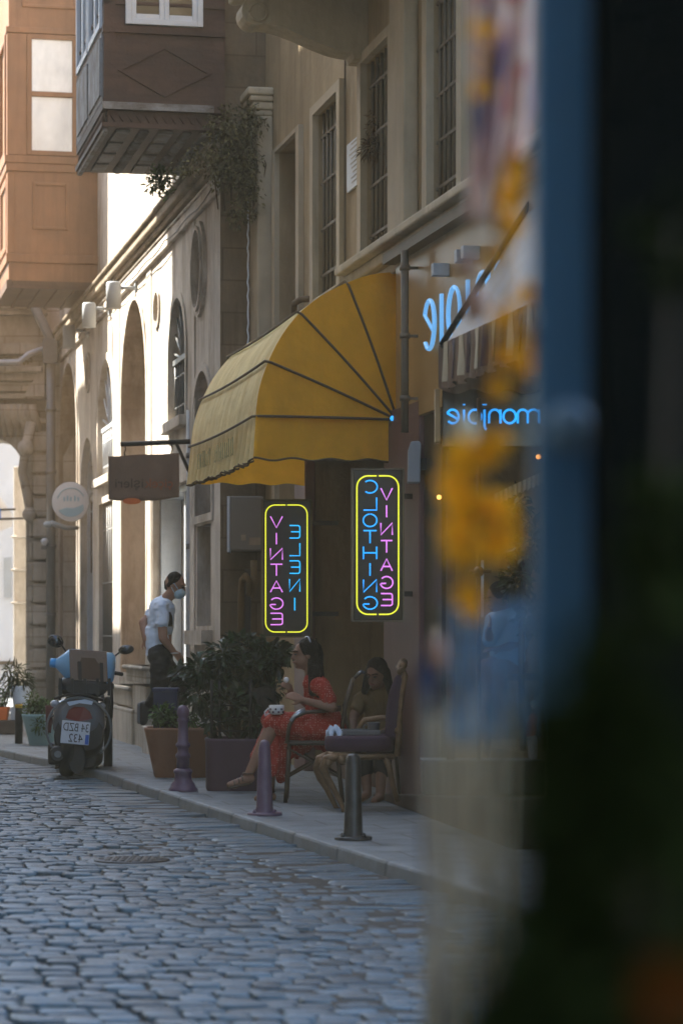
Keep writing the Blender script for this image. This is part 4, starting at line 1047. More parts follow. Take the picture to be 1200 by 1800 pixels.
def text_mesh(body, size, mat, parent, name, fn, sx=1.0):    # mirrored lettering, fn(x, y, d) -> world
    cu = bpy.data.curves.new(name, 'FONT'); cu.body = body; cu.size = size; cu.extrude = .002
    o = bpy.data.objects.new(name, cu); COL.objects.link(o)
    dg = bpy.context.evaluated_depsgraph_get(); me = bpy.data.meshes.new_from_object(o.evaluated_get(dg))
    bpy.data.objects.remove(o); m = MB()
    xs = [v.co.x for v in me.vertices]; x0, x1 = min(xs), max(xs)
    m.add([fn((v.co.x - x0) / (x1 - x0), v.co.y, v.co.z) for v in me.vertices], [tuple(p.vertices) for p in me.polygons])
    return part(name, m, mat, parent, recalc=True)
hb = lambda ua, ub: (lambda x, y, d: P(ua + (ub - ua) * x, 857, yb - .02 + .03 * math.sin((ua + (ub - ua) * x - 191) / 124 * 5 + .7)) + Vector((0, -d - .002, y)))
text_mesh("\u00e7i\u00e7ek", .145, mt["board_text_red"], bo, "lettering", hb(304, 255))
text_mesh("i\u015fleri", .145, mt["board_text"], bo, "lettering", hb(252, 203))
m = MB(); c = P(232, 881, yb - .025); m.lathe([(.1, 0), (.1, .02)], (0, 0, 0), 16); m.v = [c + Vector((p.x, -p.z, p.y * .35)) for p in m.v]; part("red_motif", m, mt["orange_pot"], bo, recalc=True)
t = thing("sign_pole", "slim grey pole carrying the hanging brown board", "pole", Vector((P(335, 0, yb).x, yb + .1, PAV)))
m = MB(); q = P(335, 0, yb + .1).x; m.tube([(q, yb + .1, PAV), (q, yb + .1, P(0, 720, yb).z)], .045, 12); part("shaft", m, mt["pale_metal"], t)
m = MB()
for v in (800, 960, 1120):
    m = MB(); m.lathe([(.055, -.03), (.055, .03)], (q, yb + .1, P(0, v, yb).z), 12)
    part("collar", m, mt["iron_grey"], t)

yr = A.s(150) * CA - .6
t = thing("round_sign", "round white sign with faded blue print on a bracket", "sign", P(125, 914, yr))
def disc(mb, cu_, cv, r, d0, d1, yy, n=36, sx=1.0):
    c = P(cu_, cv, yy); mb.lathe([(r, d0), (r, d1), (r * .97, d1 + .004), (.0005, d1 + .004)], (0, 0, 0), n)
    mb.v = [c + Vector((p.x * sx, -p.z, p.y)) for p in mb.v]
m = MB(); disc(m, 125, 882, 34.5 * yr / F, -.05, .05, yr, 40, .95); part("disc", m, mt["disc"], t, recalc=True)
m = MB(); cc = P(125, 882, yr - .062); rr = 24 * yr / F
m.tube([cc + Vector((rr * math.cos(a * .1), 0, rr * math.sin(a * .1))) for a in range(4, 30)], .007, 6)
pl = [(rr * 1.1 * math.cos(R(a)), rr * 1.1 * math.sin(R(a))) for a in range(215, 331, 8)] + [(rr * .9, -.04), (rr * .2, -.1), (-rr * .3, -.09)]
m.prism(pl, lambda p, d: cc + Vector((p[0], -d, p[1])), -.004, .006); 
for i, x in enumerate((-.10, -.05, 0, .06, .11)): m.box(cc.x + x - .012, cc.x + x + .012, cc.y - .004, cc.y + .004, cc.z + .01, cc.z + .07 + .02 * (i % 2))
part("faded_print", m, mt["disc_blue"], t, recalc=True)
m = MB(); m.tube([P(158, 868, yr), P(168, 866, yr + .3)], .014, 6); m.tube([P(158, 899, yr), P(168, 899, yr + .3)], .014, 6); m.tube([P(167, 842, yr + .3), P(167, 1195, yr + .3)], .03, 8); part("bracket", m, mt["pale_metal"], t)
t = thing("horn_lamp", "curved pale lamp arm reaching out below the round sign", "lamp", P(135, 926, yr + .2))
m = MB(); m.tube([P(138, 928, yr + .3), P(118, 928, yr + .2), P(104, 924, yr + .15), P(90, 919, yr + .1)], [.03, .035, .04, .04], 10); part("arm", m, mt["lamp_body"], t)
m = MB(); m.ball(P(85, 922, yr + .1), (.075, .06, .05), 14, 8); part("head", m, mt["lamp_body"], t)
t = thing("wall_bell", "small white alarm bell fixed beside the drainpipe", "alarm", P(78, 957, yd - .1))
m = MB(); m.ball(P(79, 952, yd - .12), .06, 12, 8); part("dome", m, mt["white_paint"], t)
m = MB(); m.box(P(74, 0, yd).x, P(84, 0, yd).x, yd - .1, yd - .05, P(0, 966, yd).z, P(0, 960, yd).z); part("bracket", m, mt["iron_grey"], t)

# ------------------------------------------------------------------ cafe front next door (canopy, neon name, ledge)
sM = B.s(955); yM = sM * CA
bM = thing("cafe", "dark cafe front with striped canopy and blue neon name in mirror writing", "shop front", B.W(sM, 0, 0))
m = MB(B.M)
m.prism([(B.s(717), B.z(717, 745)), (B.s(717), B.z(717, 466)), (sM - 5, B.z(717, 466)), (sM - 5, B.z(717, 745))], lambda p, q: (p[0], q, p[1]), .004, .10)
part("fascia", m, mt["fascia"], bM, recalc=True, bevel=.006)
m = MB(B.M); zf = B.z(717, 466); m.box(sM - 5, B.s(716), .004, .2, zf, zf + .08); part("fascia_coping", m, mt["iron_brown"], bM)
zc = 3.42; hL = .36
sx_ = B.s(748, .14)
for k, ch in enumerate("eiojnom"):
    wdt = {'m': .42, 'i': .10, 'j': .16}.get(ch, .30); adv = {'m': .56, 'i': .26, 'j': .30}.get(ch, .47)
    m = MB(B.M)
    for st in GL[ch]:
        if ch in "ij" and st[0][1] > 1.2: continue
        m.tube([(sx_ - wdt / 2 + (x - .5) * wdt, .15, zc + y * hL) for x, y in st], .0175, 8, flat=.8)
    part("fascia_letter", m, mt["neon_sky"], bM)
    if ch in "ij":
        for dx in ((0,) if ch == 'i' else (-.09, .09)):
            m = MB(B.M); m.box(sx_ - wdt / 2 + dx - .035, sx_ - wdt / 2 + dx + .035, .10, .22, zc + hL * 1.35, zc + hL * 1.35 + .09); part("letter_dot", m, mt["pale_metal"], bM, bevel=.004)
    sx_ -= adv
# canopy
pF, pT = P(775, 607, yM), P(938, 345, yM)
wF = (pF - Vector((4.72, 0, 0))).dot(NV); LC = 4.2
m = MB(B.M); a0, a1 = sM, sM - LC
m.sheet(30, 8, lambda i, j: (a0 + (a1 - a0) * i, wF + (.04 - wF) * j, pF.z + (pT.z - pF.z) * j - .03 * math.sin(math.pi * j)))
cn = part("canopy", m, material("pale_canopy_canvas", (.30, .28, .26), .55, .12, 4, .1, 40, stain=(.36, .22, .07), stain_amt=.5, stain_scale=(6, 1, .6)), bM)
m = MB(B.M); vh = .27
m.sheet(170, 8, lambda i, j: (a0 + (a1 - a0) * i, wF + .02 + .02 * math.sin(i * 190) * j, pF.z - j * (vh + .035 * abs(math.sin(i * 40)))))
part("valance", m, mt["board"], cn)
for k in range(22):
    m = MB(B.M); b = a0 - .05 - k * .19; m.sheet(6, 8, lambda i, j: (b - i * .085, wF + .027 + .02 * math.sin((b - i * .085 - a0) / (a1 - a0) * 190) * j, pF.z - .002 - j * (vh - .02)))
    part("valance_stripe", m, mt["velvet"] if k % 2 else mt["cream_cloth"], cn)
m = MB(); m.sheet(20, 6, lambda i, j: P(770 + 175 * i, 607, yM) + Vector((0, .01 + .02 * math.sin(i * 40) * j, -j * (vh + .04 * abs(math.sin(i * 9))))))
part("end_valance", m, mt["board"], cn)
m = MB(); m.tube([pF, pT], .02, 8); m.tube([pF, B.W(sM, .02, pF.z)], .02, 8); part("frame_bar", m, mt["iron"], cn)
# hanging neon panel
m = MB(); yn = yM + .08
m.box(P(777, 0, yn).x, P(965, 0, yn).x, yn, yn + .06, P(0, 785, yn).z, P(0, 684, yn).z); sp = part("sign_panel", m, mt["black_acrylic"], bM, bevel=.005)
m = MB(); m.box(P(764, 0, yn).x, P(773, 0, yn).x, yn - .02, yn + .1, P(0, 777, yn).z, P(0, 684, yn).z); part("side_post", m, mt["fascia"], bM)
ux = {'e': 795, 'i': 815, 'o': 834, 'j': 852, 'n': 869, 'q': 895, 'm': 928}
for ch, key in (('e', 'e'), ('i', 'i'), ('o', 'o'), ('j', 'j'), ('n', 'n'), ('o', 'q'), ('m', 'm')):
    u = ux[key]; wd = {'m': 36, 'i': 4, 'j': 10}.get(ch, 20); m = MB()
    for st in GL[ch]: m.tube([P(u + (.5 - x) * wd, 744 - y * 24, yn - .03) for x, y in st], .0075, 8)
    part("neon_letter", m, mt["neon_blue"], sp)
# dim interior seen through the front
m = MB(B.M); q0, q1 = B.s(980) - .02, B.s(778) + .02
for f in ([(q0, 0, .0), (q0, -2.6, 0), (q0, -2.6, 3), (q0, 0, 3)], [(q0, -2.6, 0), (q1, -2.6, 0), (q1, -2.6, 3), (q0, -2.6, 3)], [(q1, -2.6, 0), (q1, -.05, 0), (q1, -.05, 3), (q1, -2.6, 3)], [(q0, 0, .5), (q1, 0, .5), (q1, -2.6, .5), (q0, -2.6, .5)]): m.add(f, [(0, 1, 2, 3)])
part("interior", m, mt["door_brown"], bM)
m = MB(); yg = yM + .02; xg = P(841, 0, yg).x
m.tube([(xg, yg, .5), (xg, yg, P(0, 700, yg).z)], .014, 8); m.ball((xg, yg, P(0, 1005, yg).z), .035, 10, 6); m.tube([(xg - .06, yg, P(0, 1005, yg).z), (xg + .08, yg, P(0, 1005, yg).z)], .012, 6); m.tube([(xg, yg, P(0, 1005, yg).z), (xg, yg, P(0, 1005, yg).z - .12)], .01, 6)
part("brass_pole", m, mt["gold"], bM)
m = MB(); m.box(P(785, 0, yM).x, P(800, 0, yM).x, yM + .03, yM + .09, .5, P(0, 790, yM).z); part("door_post", m, mt["wood_dark"], bM)
m = MB(); yl = yM
m.prism([(P(742, 0, yl).x, P(0, 1398, yl).z), (P(1010, 0, yl).x, P(0, 1398, yl).z), (P(1010, 0, yl).x, P(0, 1338, yl).z), (P(742, 0, yl).x, P(0, 1338, yl).z)], lambda p, q: (p[0], yl + q, p[1]), 0, .3)
part("ledge", m, mt["marble"], bM, recalc=True, bevel=.01)
m = MB(); m.box(P(740, 0, yl).x, P(1010, 0, yl).x, yl - .02, yl + .32, P(0, 1338, yl).z + .001, P(0, 1336, yl).z); part("ledge_edge", m, mt["iron_grey"], bM)
m = MB(); g0, g1 = G(655, 1400, PAV), G(900, 1494, PAV); back = -NV * 1.2
m.add([g0, g1, g1 + back, g0 + back, g0 + Vector((0, 0, .02)), g1 + Vector((0, 0, .30)), g1 + back + Vector((0, 0, .30)), g0 + back + Vector((0, 0, .02))], [(0, 3, 2, 1), (4, 5, 6, 7), (0, 1, 5, 4), (1, 2, 6, 5), (2, 3, 7, 6), (3, 0, 4, 7)])
part("ramp", m, mt["marble"], bM, recalc=True, bevel=.01)
m = MB(); m.sheet(40, 5, lambda i, j: P(868 + 90 * i, 868 - 42 * i + 20 * j + 2 * math.sin(i * 60) * j, yM + .5) + Vector((0, .02 * math.sin(i * 70), 0))); part("frilled_trim", m, mt["cream_cloth"], bM)
for u, v, d in ((945, 803, .3), (771, 874, .6)):
    m = MB(); m.ball(P(u, v, yM + d), .016, 10, 7); part("warm_lamp", m, mt["warm_lamp"], bM)
m = MB(); m.box(P(852, 0, yM).x, P(865, 0, yM).x, yM + 1.0, yM + 1.04, P(0, 1085, yM + 1).z, P(0, 985, yM + 1).z); part("white_strip", m, mt["white_paint"], bM)  # upright strip painted plain white
t = thing("ficus_plant", "dark leafy plant standing inside the cafe window", "plant", P(915, 1300, yM + .8))
m = MB()
for u, v, r1, r2, n in ((905, 900, .09, .14, 200), (930, 960, .13, .18, 260), (905, 1020, .09, .15, 180), (930, 1080, .1, .14, 160)): foliage(m, P(u, v, yM + .8), (r1, r1, r2), n, .075, .04, .3, rg, .2)
part("crown", m, mt["leaf_dark"], t)
m = MB(); m.tube([P(918, 1330, yM + .8), P(915, 1150, yM + .8), P(920, 950, yM + .8)], .02, 8); part("stem", m, mt["stem"], t)

# ------------------------------------------------------------------ unseen houses across the street, sized to shade the lane around one sun patch
def opposite(name, label, s0, s1, h, x0=-2.7, mat="brick_left", floors=4, dep=7):
    t = thing(name, label, "building", SW((s0 + s1) / 2, x0, 0))
    m = MB(ST.M)
    L_ = s1 - s0; nb = max(1, int(L_ / 2.6)); holes = []
    for f in range(floors):
        for k in range(nb):
            c = s0 + L_ * (k + .5) / nb; z = 1.0 + f * h / floors
            holes.append(rect(c - .5, c + .5, z, z + min(1.8, h / floors - 1.1)))
    m.wall(rect(s0, s1, 0, h), holes, -x0, .2, back=True)
    m.add([(s0, -x0, h), (s1, -x0, h), (s1, -x0 + dep, h), (s0, -x0 + dep, h)], [(0, 1, 2, 3)])
    m.add([(s0, -x0, 0), (s0, -x0 + dep, 0), (s0, -x0 + dep, h), (s0, -x0, h)], [(0, 1, 2, 3)]); m.add([(s1, -x0, 0), (s1, -x0 + dep, 0), (s1, -x0 + dep, h), (s1, -x0, h)], [(0, 1, 2, 3)])
    part("wall", m, mt[mat], t)
    m = MB(ST.M); m.box(s0, s1, -x0 - .3, -x0, h - .25, h + .05); part("cornice", m, mt["cornice"], t)
    return t
opposite("opposite_house", "tall ochre house across the lane nearest the viewer", -30, 8, 17.5)
opposite("opposite_house", "second tall ochre house across the lane", 8.02, 36.3, 17.5)
opposite("opposite_house", "lower house across the lane that lets the sun through", 36.32, 44.4, 11.2, floors=3)
opposite("opposite_house", "last tall house across the lane near the corner building", 44.42, 46.6, 15.0, dep=2.0)  # shallow depth set to keep the sun patch open

# ------------------------------------------------------------------ bollards
def lathe_px(name, cu_, prof, base_z, Y, mat, parent, n=24):  # prof: (half width px, v)
    m = MB(); c = P(cu_, 0, Y); m.lathe([(r * Y / F, P(0, v, Y).z) for r, v in prof], (c.x, Y, 0), n); return part(name, m, mat, parent)
def bolts(x, y, z, r, mat, t):
    for k in range(4):
        a = R(45 + 90 * k); m = MB(); m.lathe([(.014, 0), (.014, .014), (.001, .018)], (x + r * math.cos(a), y + r * math.sin(a), z), 8); part("bolt", m, mat, t)
for nm, lab, u, vb, vt, rt, rb, rp, mat in (("bollard", "black scuffed bollard with round foot plate nearest the viewer", 620.5, 1476, 1324, 12.5, 18, 33, "black_paint"), ("bollard", "plain purple bollard with round foot plate in front of the woman in red", 465, 1433, 1300, 9.5, 16, 31, "purple")):
    Y = G(u, vb, PAV).y; t = thing(nm, lab, "bollard", G(u, vb, PAV))
    lathe_px("post", u, [(.1, vt), (rt * .55, vt + 1.5), (rt * .88, vt + 5), (rt, vt + 12), (rt + .5, vt + 14), (rb * .93, vb - 14), (rb * 1.1, vb - 4), (rb * 1.2, vb - 2)], PAV, Y, mt[mat], t)
    c = G(u, vb, PAV); m = MB(); m.lathe([(rp * Y / F, -.005), (rp * Y / F, .016), (rp * Y / F * .95, .022), (.001, .022)], c, 28); part("foot_plate", m, mt[mat], t)
    bolts(c.x, c.y, PAV + .02, rp * Y / F * .78, mt[mat], t)
u, vb = 322, 1391; Y = G(u, vb, PAV).y
t = thing("bollard", "ornate turned purple bollard beside the terracotta planter", "bollard", G(u, vb, PAV))
lathe_px("shaft", u, [(.1, 1239), (6, 1240.5), (9.5, 1245), (11, 1250), (11, 1256), (8, 1261), (10, 1264), (10, 1267), (8.5, 1270), (9.5, 1304), (12.5, 1307), (13, 1311), (10, 1314), (9.5, 1322), (13, 1326), (13.5, 1330), (11, 1334), (11.5, 1352)], 0, Y, mt["purple"], t)
lathe_px("base", u, [(11, 1350), (16, 1353), (17, 1357), (14.5, 1361), (16, 1372), (21, 1378), (22, 1383), (25.5, 1386), (26, 1392.5)], 0, Y, mt["purple"], t)
u, vb = 190.5, 1347; Y = G(u, vb, PAV).y
t = thing("bollard", "slim black post standing right of the scooter", "bollard", G(u, vb, PAV))
lathe_px("post", u, [(.1, 1224), (5, 1225), (7.2, 1229), (8, 1348)], 0, Y, mt["black_paint"], t); 
u, vb = 33.5, 1307; Y = G(u, vb, PAV).y
t = thing("bollard", "black post with yellow band next to the pale green planter", "bollard", G(u, vb, PAV))
lathe_px("post", u, [(.1, 1236), (5, 1236.5), (6.4, 1239), (7, 1308)], 0, Y, mt["black_paint"], t); lathe_px("yellow_band", u, [(6.6, 1238), (6.9, 1238.2), (6.9, 1244), (6.6, 1244.2)], 0, Y, mt["yellow_band"], t)

# ------------------------------------------------------------------ planters and plants
def planter(name, label, u0, u1, b0, b1, vt, vb, depth, mat, group=None, round_=.02, rim_=True, dz=PAV):
    Y = G((b0 + b1) / 2, vb, dz).y; base = G((b0 + b1) / 2, vb, dz) + Vector((0, depth / 2, 0))
    t = thing(name, label, "planter", base)
    zt = P(0, vt, Y).z; m = MB(); tw = (u1 - u0) * Y / F / 2; bw = (b1 - b0) * Y / F / 2; cx = P((u0 + u1) / 2, 0, Y).x; cb = P((b0 + b1) / 2, 0, Y).x
    def ring(cx, hw, hd, z, n=32, e=.35):
        return [Vector((cx + math.copysign(abs(math.cos(a)) ** e, math.cos(a)) * hw, base.y + math.copysign(abs(math.sin(a)) ** e, math.sin(a)) * hd, z)) for a in [2 * math.pi * (i + .5) / n for i in range(n)]]
    hd = depth / 2; sh = bw / tw
    m.loft([ring(cb, bw * .96, hd * sh * .96, dz), ring(cb, bw, hd * sh, dz + .02), ring(cx, tw * .985, hd * .985, zt - .03), ring(cx, tw, hd, zt - .02), ring(cx, tw, hd, zt), ring(cx, tw - .03, hd - .03, zt), ring(cx, tw - .035, hd - .035, zt - .06)], True, False)
    part("pot", m, mt[mat], t)
    m = MB(); m.add(ring(cx, tw - .034, hd - .034, zt - .045), [tuple(range(32))]); part("soil", m, mt["soil"], t)
    return t, Vector((cx, base.y, zt)), tw, hd
def bush(name, label, base, blobs, mat, L, Wd, n_stem=6, down=.2, seed=1, cat="plant", shell=.2):
    rg = random.Random(seed); t = thing(name, label, cat, base); m = MB()
    for c, rad, n in blobs: foliage(m, c, rad, n, L, Wd, down, rg, shell)
    part("crown", m, mt[mat], t)
    m = MB()
    for k in range(n_stem):
        c = blobs[k % len(blobs)][0]; b = Vector(base) + Vector((rg.gauss(0, .03), rg.gauss(0, .03), -.03)); e = Vector(c) + Vector((rg.gauss(0, .03), rg.gauss(0, .03), 0)); mid = b.lerp(e, .5) + Vector((rg.gauss(0, .04), rg.gauss(0, .04), .04))
        m.tube([b, mid, e], [.012, .009, .005], 6)
    part("trunk", m, mt["stem"], t); return t
t, c, tw, hd = planter("planter", "wide tapered terracotta planter beside the ornate bollard", 251, 382, 268, 366, 1280, 1368, .55, "terracotta")
yq = c.y
bush("low_shrub", "small green leafy plant in the terracotta planter", c + Vector((-.1, 0, -.04)), [(P(288, 1253, yq), (.11, .12, .08), 170), (P(278, 1262, yq), (.06, .1, .06), 80), (P(298, 1268, yq), (.08, .1, .05), 90), (P(330, 1265, yq), (.12, .1, .05), 90)], "leaf_mid", .055, .028, 5, .2, 3)
t = thing("plant_pot", "small dark navy pot standing behind the leafy plants", "pot", P(291, 1280, yq + .2))
m = MB(); xa, xb = P(271, 0, yq + .2).x, P(313, 0, yq + .2).x; m.box(xa, xb, yq + .1, yq + .32, c.z - .04, P(0, 1210, yq + .2).z); m.box(xa - .01, xb + .01, yq + .09, yq + .33, P(0, 1216, yq + .2).z, P(0, 1209, yq + .2).z); part("pot", m, mt["navy"], t, bevel=.006)
t, c2, tw2, hd2 = planter("planter", "square dusty purple planter behind the purple bollard", 358, 478, 360, 476, 1299, 1391, .55, "purple_planter")
yq2 = c2.y
blobs = []
rg2 = random.Random(21)
for u, v, r_, n in ((395, 1150, .14, 170), (430, 1142, .15, 190), (465, 1145, .12, 150), (488, 1145, .09, 80), (350, 1180, .13, 130), (375, 1190, .14, 150), (330, 1185, .09, 60), (412, 1190, .16, 190), (450, 1175, .16, 180), (478, 1165, .11, 90), (400, 1235, .15, 140), (440, 1225, .17, 160), (470, 1215, .12, 110), (345, 1225, .10, 60), (360, 1240, .1, 60), (385, 1270, .12, 70), (445, 1268, .14, 90), (498, 1150, .06, 26), (315, 1180, .06, 22)):
    blobs.append((P(u, v, yq2 + rg2.uniform(-.12, .15)), (r_, r_ * 1.1, r_ * .85), n))
bush("ficus_shrub", "dense dark glossy shrub filling the purple planter", c2 + Vector((0, 0, -.04)), blobs, "leaf_dark", .095, .045, 16, .35, 5, shell=.1)
t = thing("planter_trellis", "dark cage of thin posts standing in the purple planter", "trellis", c2)
for u, dy in ((372, -.2), (386, -.2), (440, -.2), (372, .2), (440, .2), (470, .2)):
    m = MB(); q = P(u, 0, yq2 + dy); m.tube([(q.x, q.y, c2.z - .05), (q.x, q.y, P(0, 1195, yq2).z)], .012, 6); part("post", m, mt["iron"], t)
m = MB()
for v in (1285, 1262, 1240): m.tube([P(372, v, yq2 - .2), P(440, v, yq2 - .2)], .007, 6)
part("rail", m, mt["iron"], t)
t = thing("root_ball_sack", "dark sack standing among the shrub stems", "sack", P(462, 1300, yq2))
m = MB(); m.lathe([(.10, 0), (.125, .1), (.12, .3), (.10, .42), (.06, .45)], P(462, 1302, yq2 - .05), 16); part("body", m, mt["soil"], t)
t, c3, tw3, hd3 = planter("planter", "pale mint green planter left of the scooter", 36, 108, 48, 100, 1256, 1311, .6, "mint")
bush("bushy_plant", "feathery green bush in the mint planter", c3 + Vector((0, 0, -.04)), [(P(68, 1250, c3.y), (.2, .2, .13), 420), (P(58, 1235, c3.y), (.1, .12, .13), 140), (P(84, 1245, c3.y), (.1, .12, .1), 140), (P(72, 1275, c3.y - .3), (.1, .06, .1), 90)], "leaf_mid", .06, .02, 6, .1, 8)
Yk = G(10, 1300, PAV).y + 1.5
t = thing("stone_kerb_block", "low stone block supporting pots at the lane bend", "block", P(8, 1290, Yk))
m = MB(); m.box(P(-60, 0, Yk).x, P(33, 0, Yk).x, Yk, Yk + .5, PAV, P(0, 1266, Yk).z); part("block", m, mt["marble"], t, bevel=.02)
t, c4, tw4, hd4 = planter("planter", "bright orange pot at the left edge on the stone block", -8, 15, -5, 12, 1243, 1266, .2, "orange_pot", dz=P(0, 1266, Yk).z)
c4 = P(4, 1243, Yk + .15); t.matrix_basis = Matrix.Translation(Vector((0, Yk + .12 - t.location.y, 0))) @ t.matrix_basis
bush("flowering_plant", "light green plant in the orange pot", c4, [(P(2, 1225, Yk + .15), (.1, .1, .12), 150), (P(12, 1215, Yk + .15), (.06, .06, .1), 60)], "leaf_mid", .05, .024, 4, .1, 9)
t = thing("plant_pot", "white bag wrapped pot behind the yellow banded post", "pot", P(36, 1240, Yk + .5))
m = MB(); m.lathe([(.09, 0), (.12, .1), (.11, .2), (.13, .26), (.08, .27)], (0, 0, 0), 12); q = P(37, 1243, Yk + .1); m.v = [q + Vector((p.x * (1 + .2 * math.sin(p.z * 40)), p.y, p.z)) for p in m.v]; part("wrap", m, mt["paper"], t)
m = MB(); m.box(P(20, 0, Yk).x, P(50, 0, Yk).x, Yk + .0, Yk + .3, P(0, 1266, Yk).z + .002, P(0, 1243, Yk).z); part("crate", m, mt["pale_metal"], t)
bush("spiky_plant", "tall drooping plant in the white wrapped pot", P(36, 1215, Yk + .1), [(P(28, 1190, Yk + .1), (.14, .1, .2), 90), (P(40, 1200, Yk + .1), (.12, .1, .1), 90), (P(20, 1180, Yk + .1), (.1, .1, .08), 40)], "leaf_dark", .14, .022, 5, .5, 10)

# ------------------------------------------------------------------ scooter seen from behind
Ysc = G(121, 1366, 0).y + .25
S = lambda u, v, dy=0.0: P(u, v, Ysc + dy)
kS = Ysc / F
sc_ = thing("motor_scooter", "dark motor scooter seen from behind, leaning on its stand on the cobbles", "scooter", G(121, 1367, 0))
def wheel(mb, c, r, wd):
    pr = [(r - .07, -wd / 2), (r - .03, -wd / 2), (r - .006, -wd * .36), (r, 0), (r - .006, wd * .36), (r - .03, wd / 2), (r - .07, wd / 2)]
    n = 32; vs = []
    for rr, x in pr:
        for k in range(n): a = 2 * math.pi * k / n; vs.append((x + c[0] + .11 * rr * math.sin(a), c[1] + rr * math.cos(a), c[2] + rr * math.sin(a)))
    mb.add(vs, [(i * n + k, i * n + (k + 1) % n, (i + 1) * n + (k + 1) % n, (i + 1) * n + k) for i in range(6) for k in range(n)], True)
cw = S(123, 1366); cw.z = .235; cw.y = Ysc + .02
m = MB(); wheel(m, cw, .245, .135); wh = part("wheel", m, mt["rubber"], sc_, recalc=True)
m = MB(); m.lathe([(.17, -.05), (.17, .05), (.04, .06), (.04, -.06)], (0, 0, 0), 20); m.v = [cw + Vector((p.z, p.x, p.y)) for p in m.v]; part("rim", m, mt["iron_grey"], wh, recalc=True)
cw2 = cw + Vector((-.2, 1.25, 0)); m = MB(); wheel(m, cw2, .235, .11); part("wheel", m, mt["rubber"], sc_, recalc=True)
def ringell(cu_, cv, hu, hv, dy, n=20, e=.75):
    return [S(cu_ + hu * math.copysign(abs(math.cos(a)) ** e, math.cos(a)), cv - hv * math.copysign(abs(math.sin(a)) ** e, math.sin(a)), dy) for a in [2 * math.pi * k / n for k in range(n)]]
m = MB(); m.loft([ringell(139, 1258, 30, 22, -.16), ringell(139, 1262, 42, 36, -.10), ringell(139, 1265, 47, 40, .0), ringell(140, 1262, 48, 40, .25), ringell(142, 1255, 44, 36, .5), ringell(144, 1240, 34, 28, .8)]); part("tail_body", m, mt["scooter_grey"], sc_)
m = MB(); m.prism([(118, 1234), (150, 1229), (164, 1233), (162, 1239), (140, 1236), (122, 1241)], lambda p, q: S(p[0], p[1], q), -.196, -.15); part("sticker", m, mt["paper"], sc_, recalc=True)
for x0_, x1_, x2_ in ((150, 165, 190), (150, 140, 112), (158, 178, 200)):
    m = MB(); m.tube([S(x0_, 1185, .85), S(x1_, 1150, .82), S(x2_, 1166, .84)], .007, 6); part("brake_cable", m, mt["black_plastic"], sc_)
for u_ in (101, 176):
    m = MB(); m.tube([S(u_, 1320, -.02), S(u_ + 2, 1285, .02)], .022, 8); m.tube([S(u_ + 2, 1285, .02), S(u_ + 4, 1255, .05)], .014, 8); part("shock_absorber", m, mt["iron_grey"], sc_)
m = MB(); m.loft([ringell(139, 1290, 42, 30, -.13), ringell(139, 1296, 44, 38, .0), ringell(140, 1300, 40, 36, .3), ringell(142, 1310, 36, 30, .7)]); part("rear_mudguard", m, mt["black_plastic"], sc_)
m = MB(); m.loft([ringell(140, 1330, 30, 20, .0), ringell(138, 1330, 44, 22, .08), ringell(142, 1325, 40, 24, .5)]); part("engine_cover", m, mt["black_plastic"], sc_)
m = MB(); m.loft([ringell(136, 1335, 13, 24, -.20), ringell(134, 1330, 17, 26, -.16), ringell(134, 1325, 17, 24, -.08)]); part("splash_guard", m, mt["black_plastic"], sc_)
# tail lamp, indicators, plate
m = MB(); m.loft([[S(u, v, -.21 + .02 * (abs(u - 139) / 26) ** 2) for u, v in ((116, 1262), (122, 1248), (131, 1242), (148, 1243), (158, 1251), (163, 1263), (155, 1266), (139, 1268), (124, 1265))], [S(139 + (u - 139) * 1.06, v, -.1) for u, v in ((116, 1262), (122, 1248), (131, 1242), (148, 1243), (158, 1251), (163, 1263), (155, 1266), (139, 1268), (124, 1265))]]); part("tail_lamp", m, mt["red_lens"], sc_)
m = MB(); m.box(S(128, 0).x, S(147, 0).x, Ysc - .2, Ysc - .17, S(0, 1277).z, S(0, 1269).z); part("reflector", m, mt["red_lens"], sc_, bevel=.004)
for u, v in ((97, 1237), (178, 1241)):
    m = MB(); m.ball(S(u, v, -.02), (.045, .05, .035), 12, 8); part("indicator", m, mt["amber_lens"], sc_)
TP = lambda x, y, d=0.0: S(133 + x * 25 * math.cos(.09) + y * 20 * .09, 1288 + x * 25 * .09 * 1 - y * 20, -.225 - d)
m = MB(); m.prism([(-1, -1), (1, -1), (1, 1), (-1, 1)], lambda p, q: TP(p[0], p[1], q), 0, .012); pt = part("number_plate", m, mt["plate"], sc_, recalc=True, bevel=.004)
m = MB(); m.prism([(.72, -.95), (.97, -.95), (.97, -.1), (.72, -.1)], lambda p, q: TP(p[0], p[1], q), .0125, .015); part("blue_band", m, mt["plate_blue"], pt, recalc=True)
m = MB(); m.prism([(-1.04, -1.1), (1.04, -1.1), (1.04, -1.0), (-1.04, -1.0)], lambda p, q: TP(p[0], p[1], q), -.002, .016); part("plate_holder", m, mt["black_plastic"], pt, recalc=True)
for txt, x0, x1, y0 in (("34 BZD", .90, -.88, .12), ("432", .55, -.45, -.82)):
    text_mesh(txt, .112, mt["ink"], pt, "digits", lambda x, y, d, x0=x0, x1=x1, y0=y0: TP(x0 + (x1 - x0) * x, y0 + y / (20 * kS) * 0.98, .0135 + max(d, 0)))
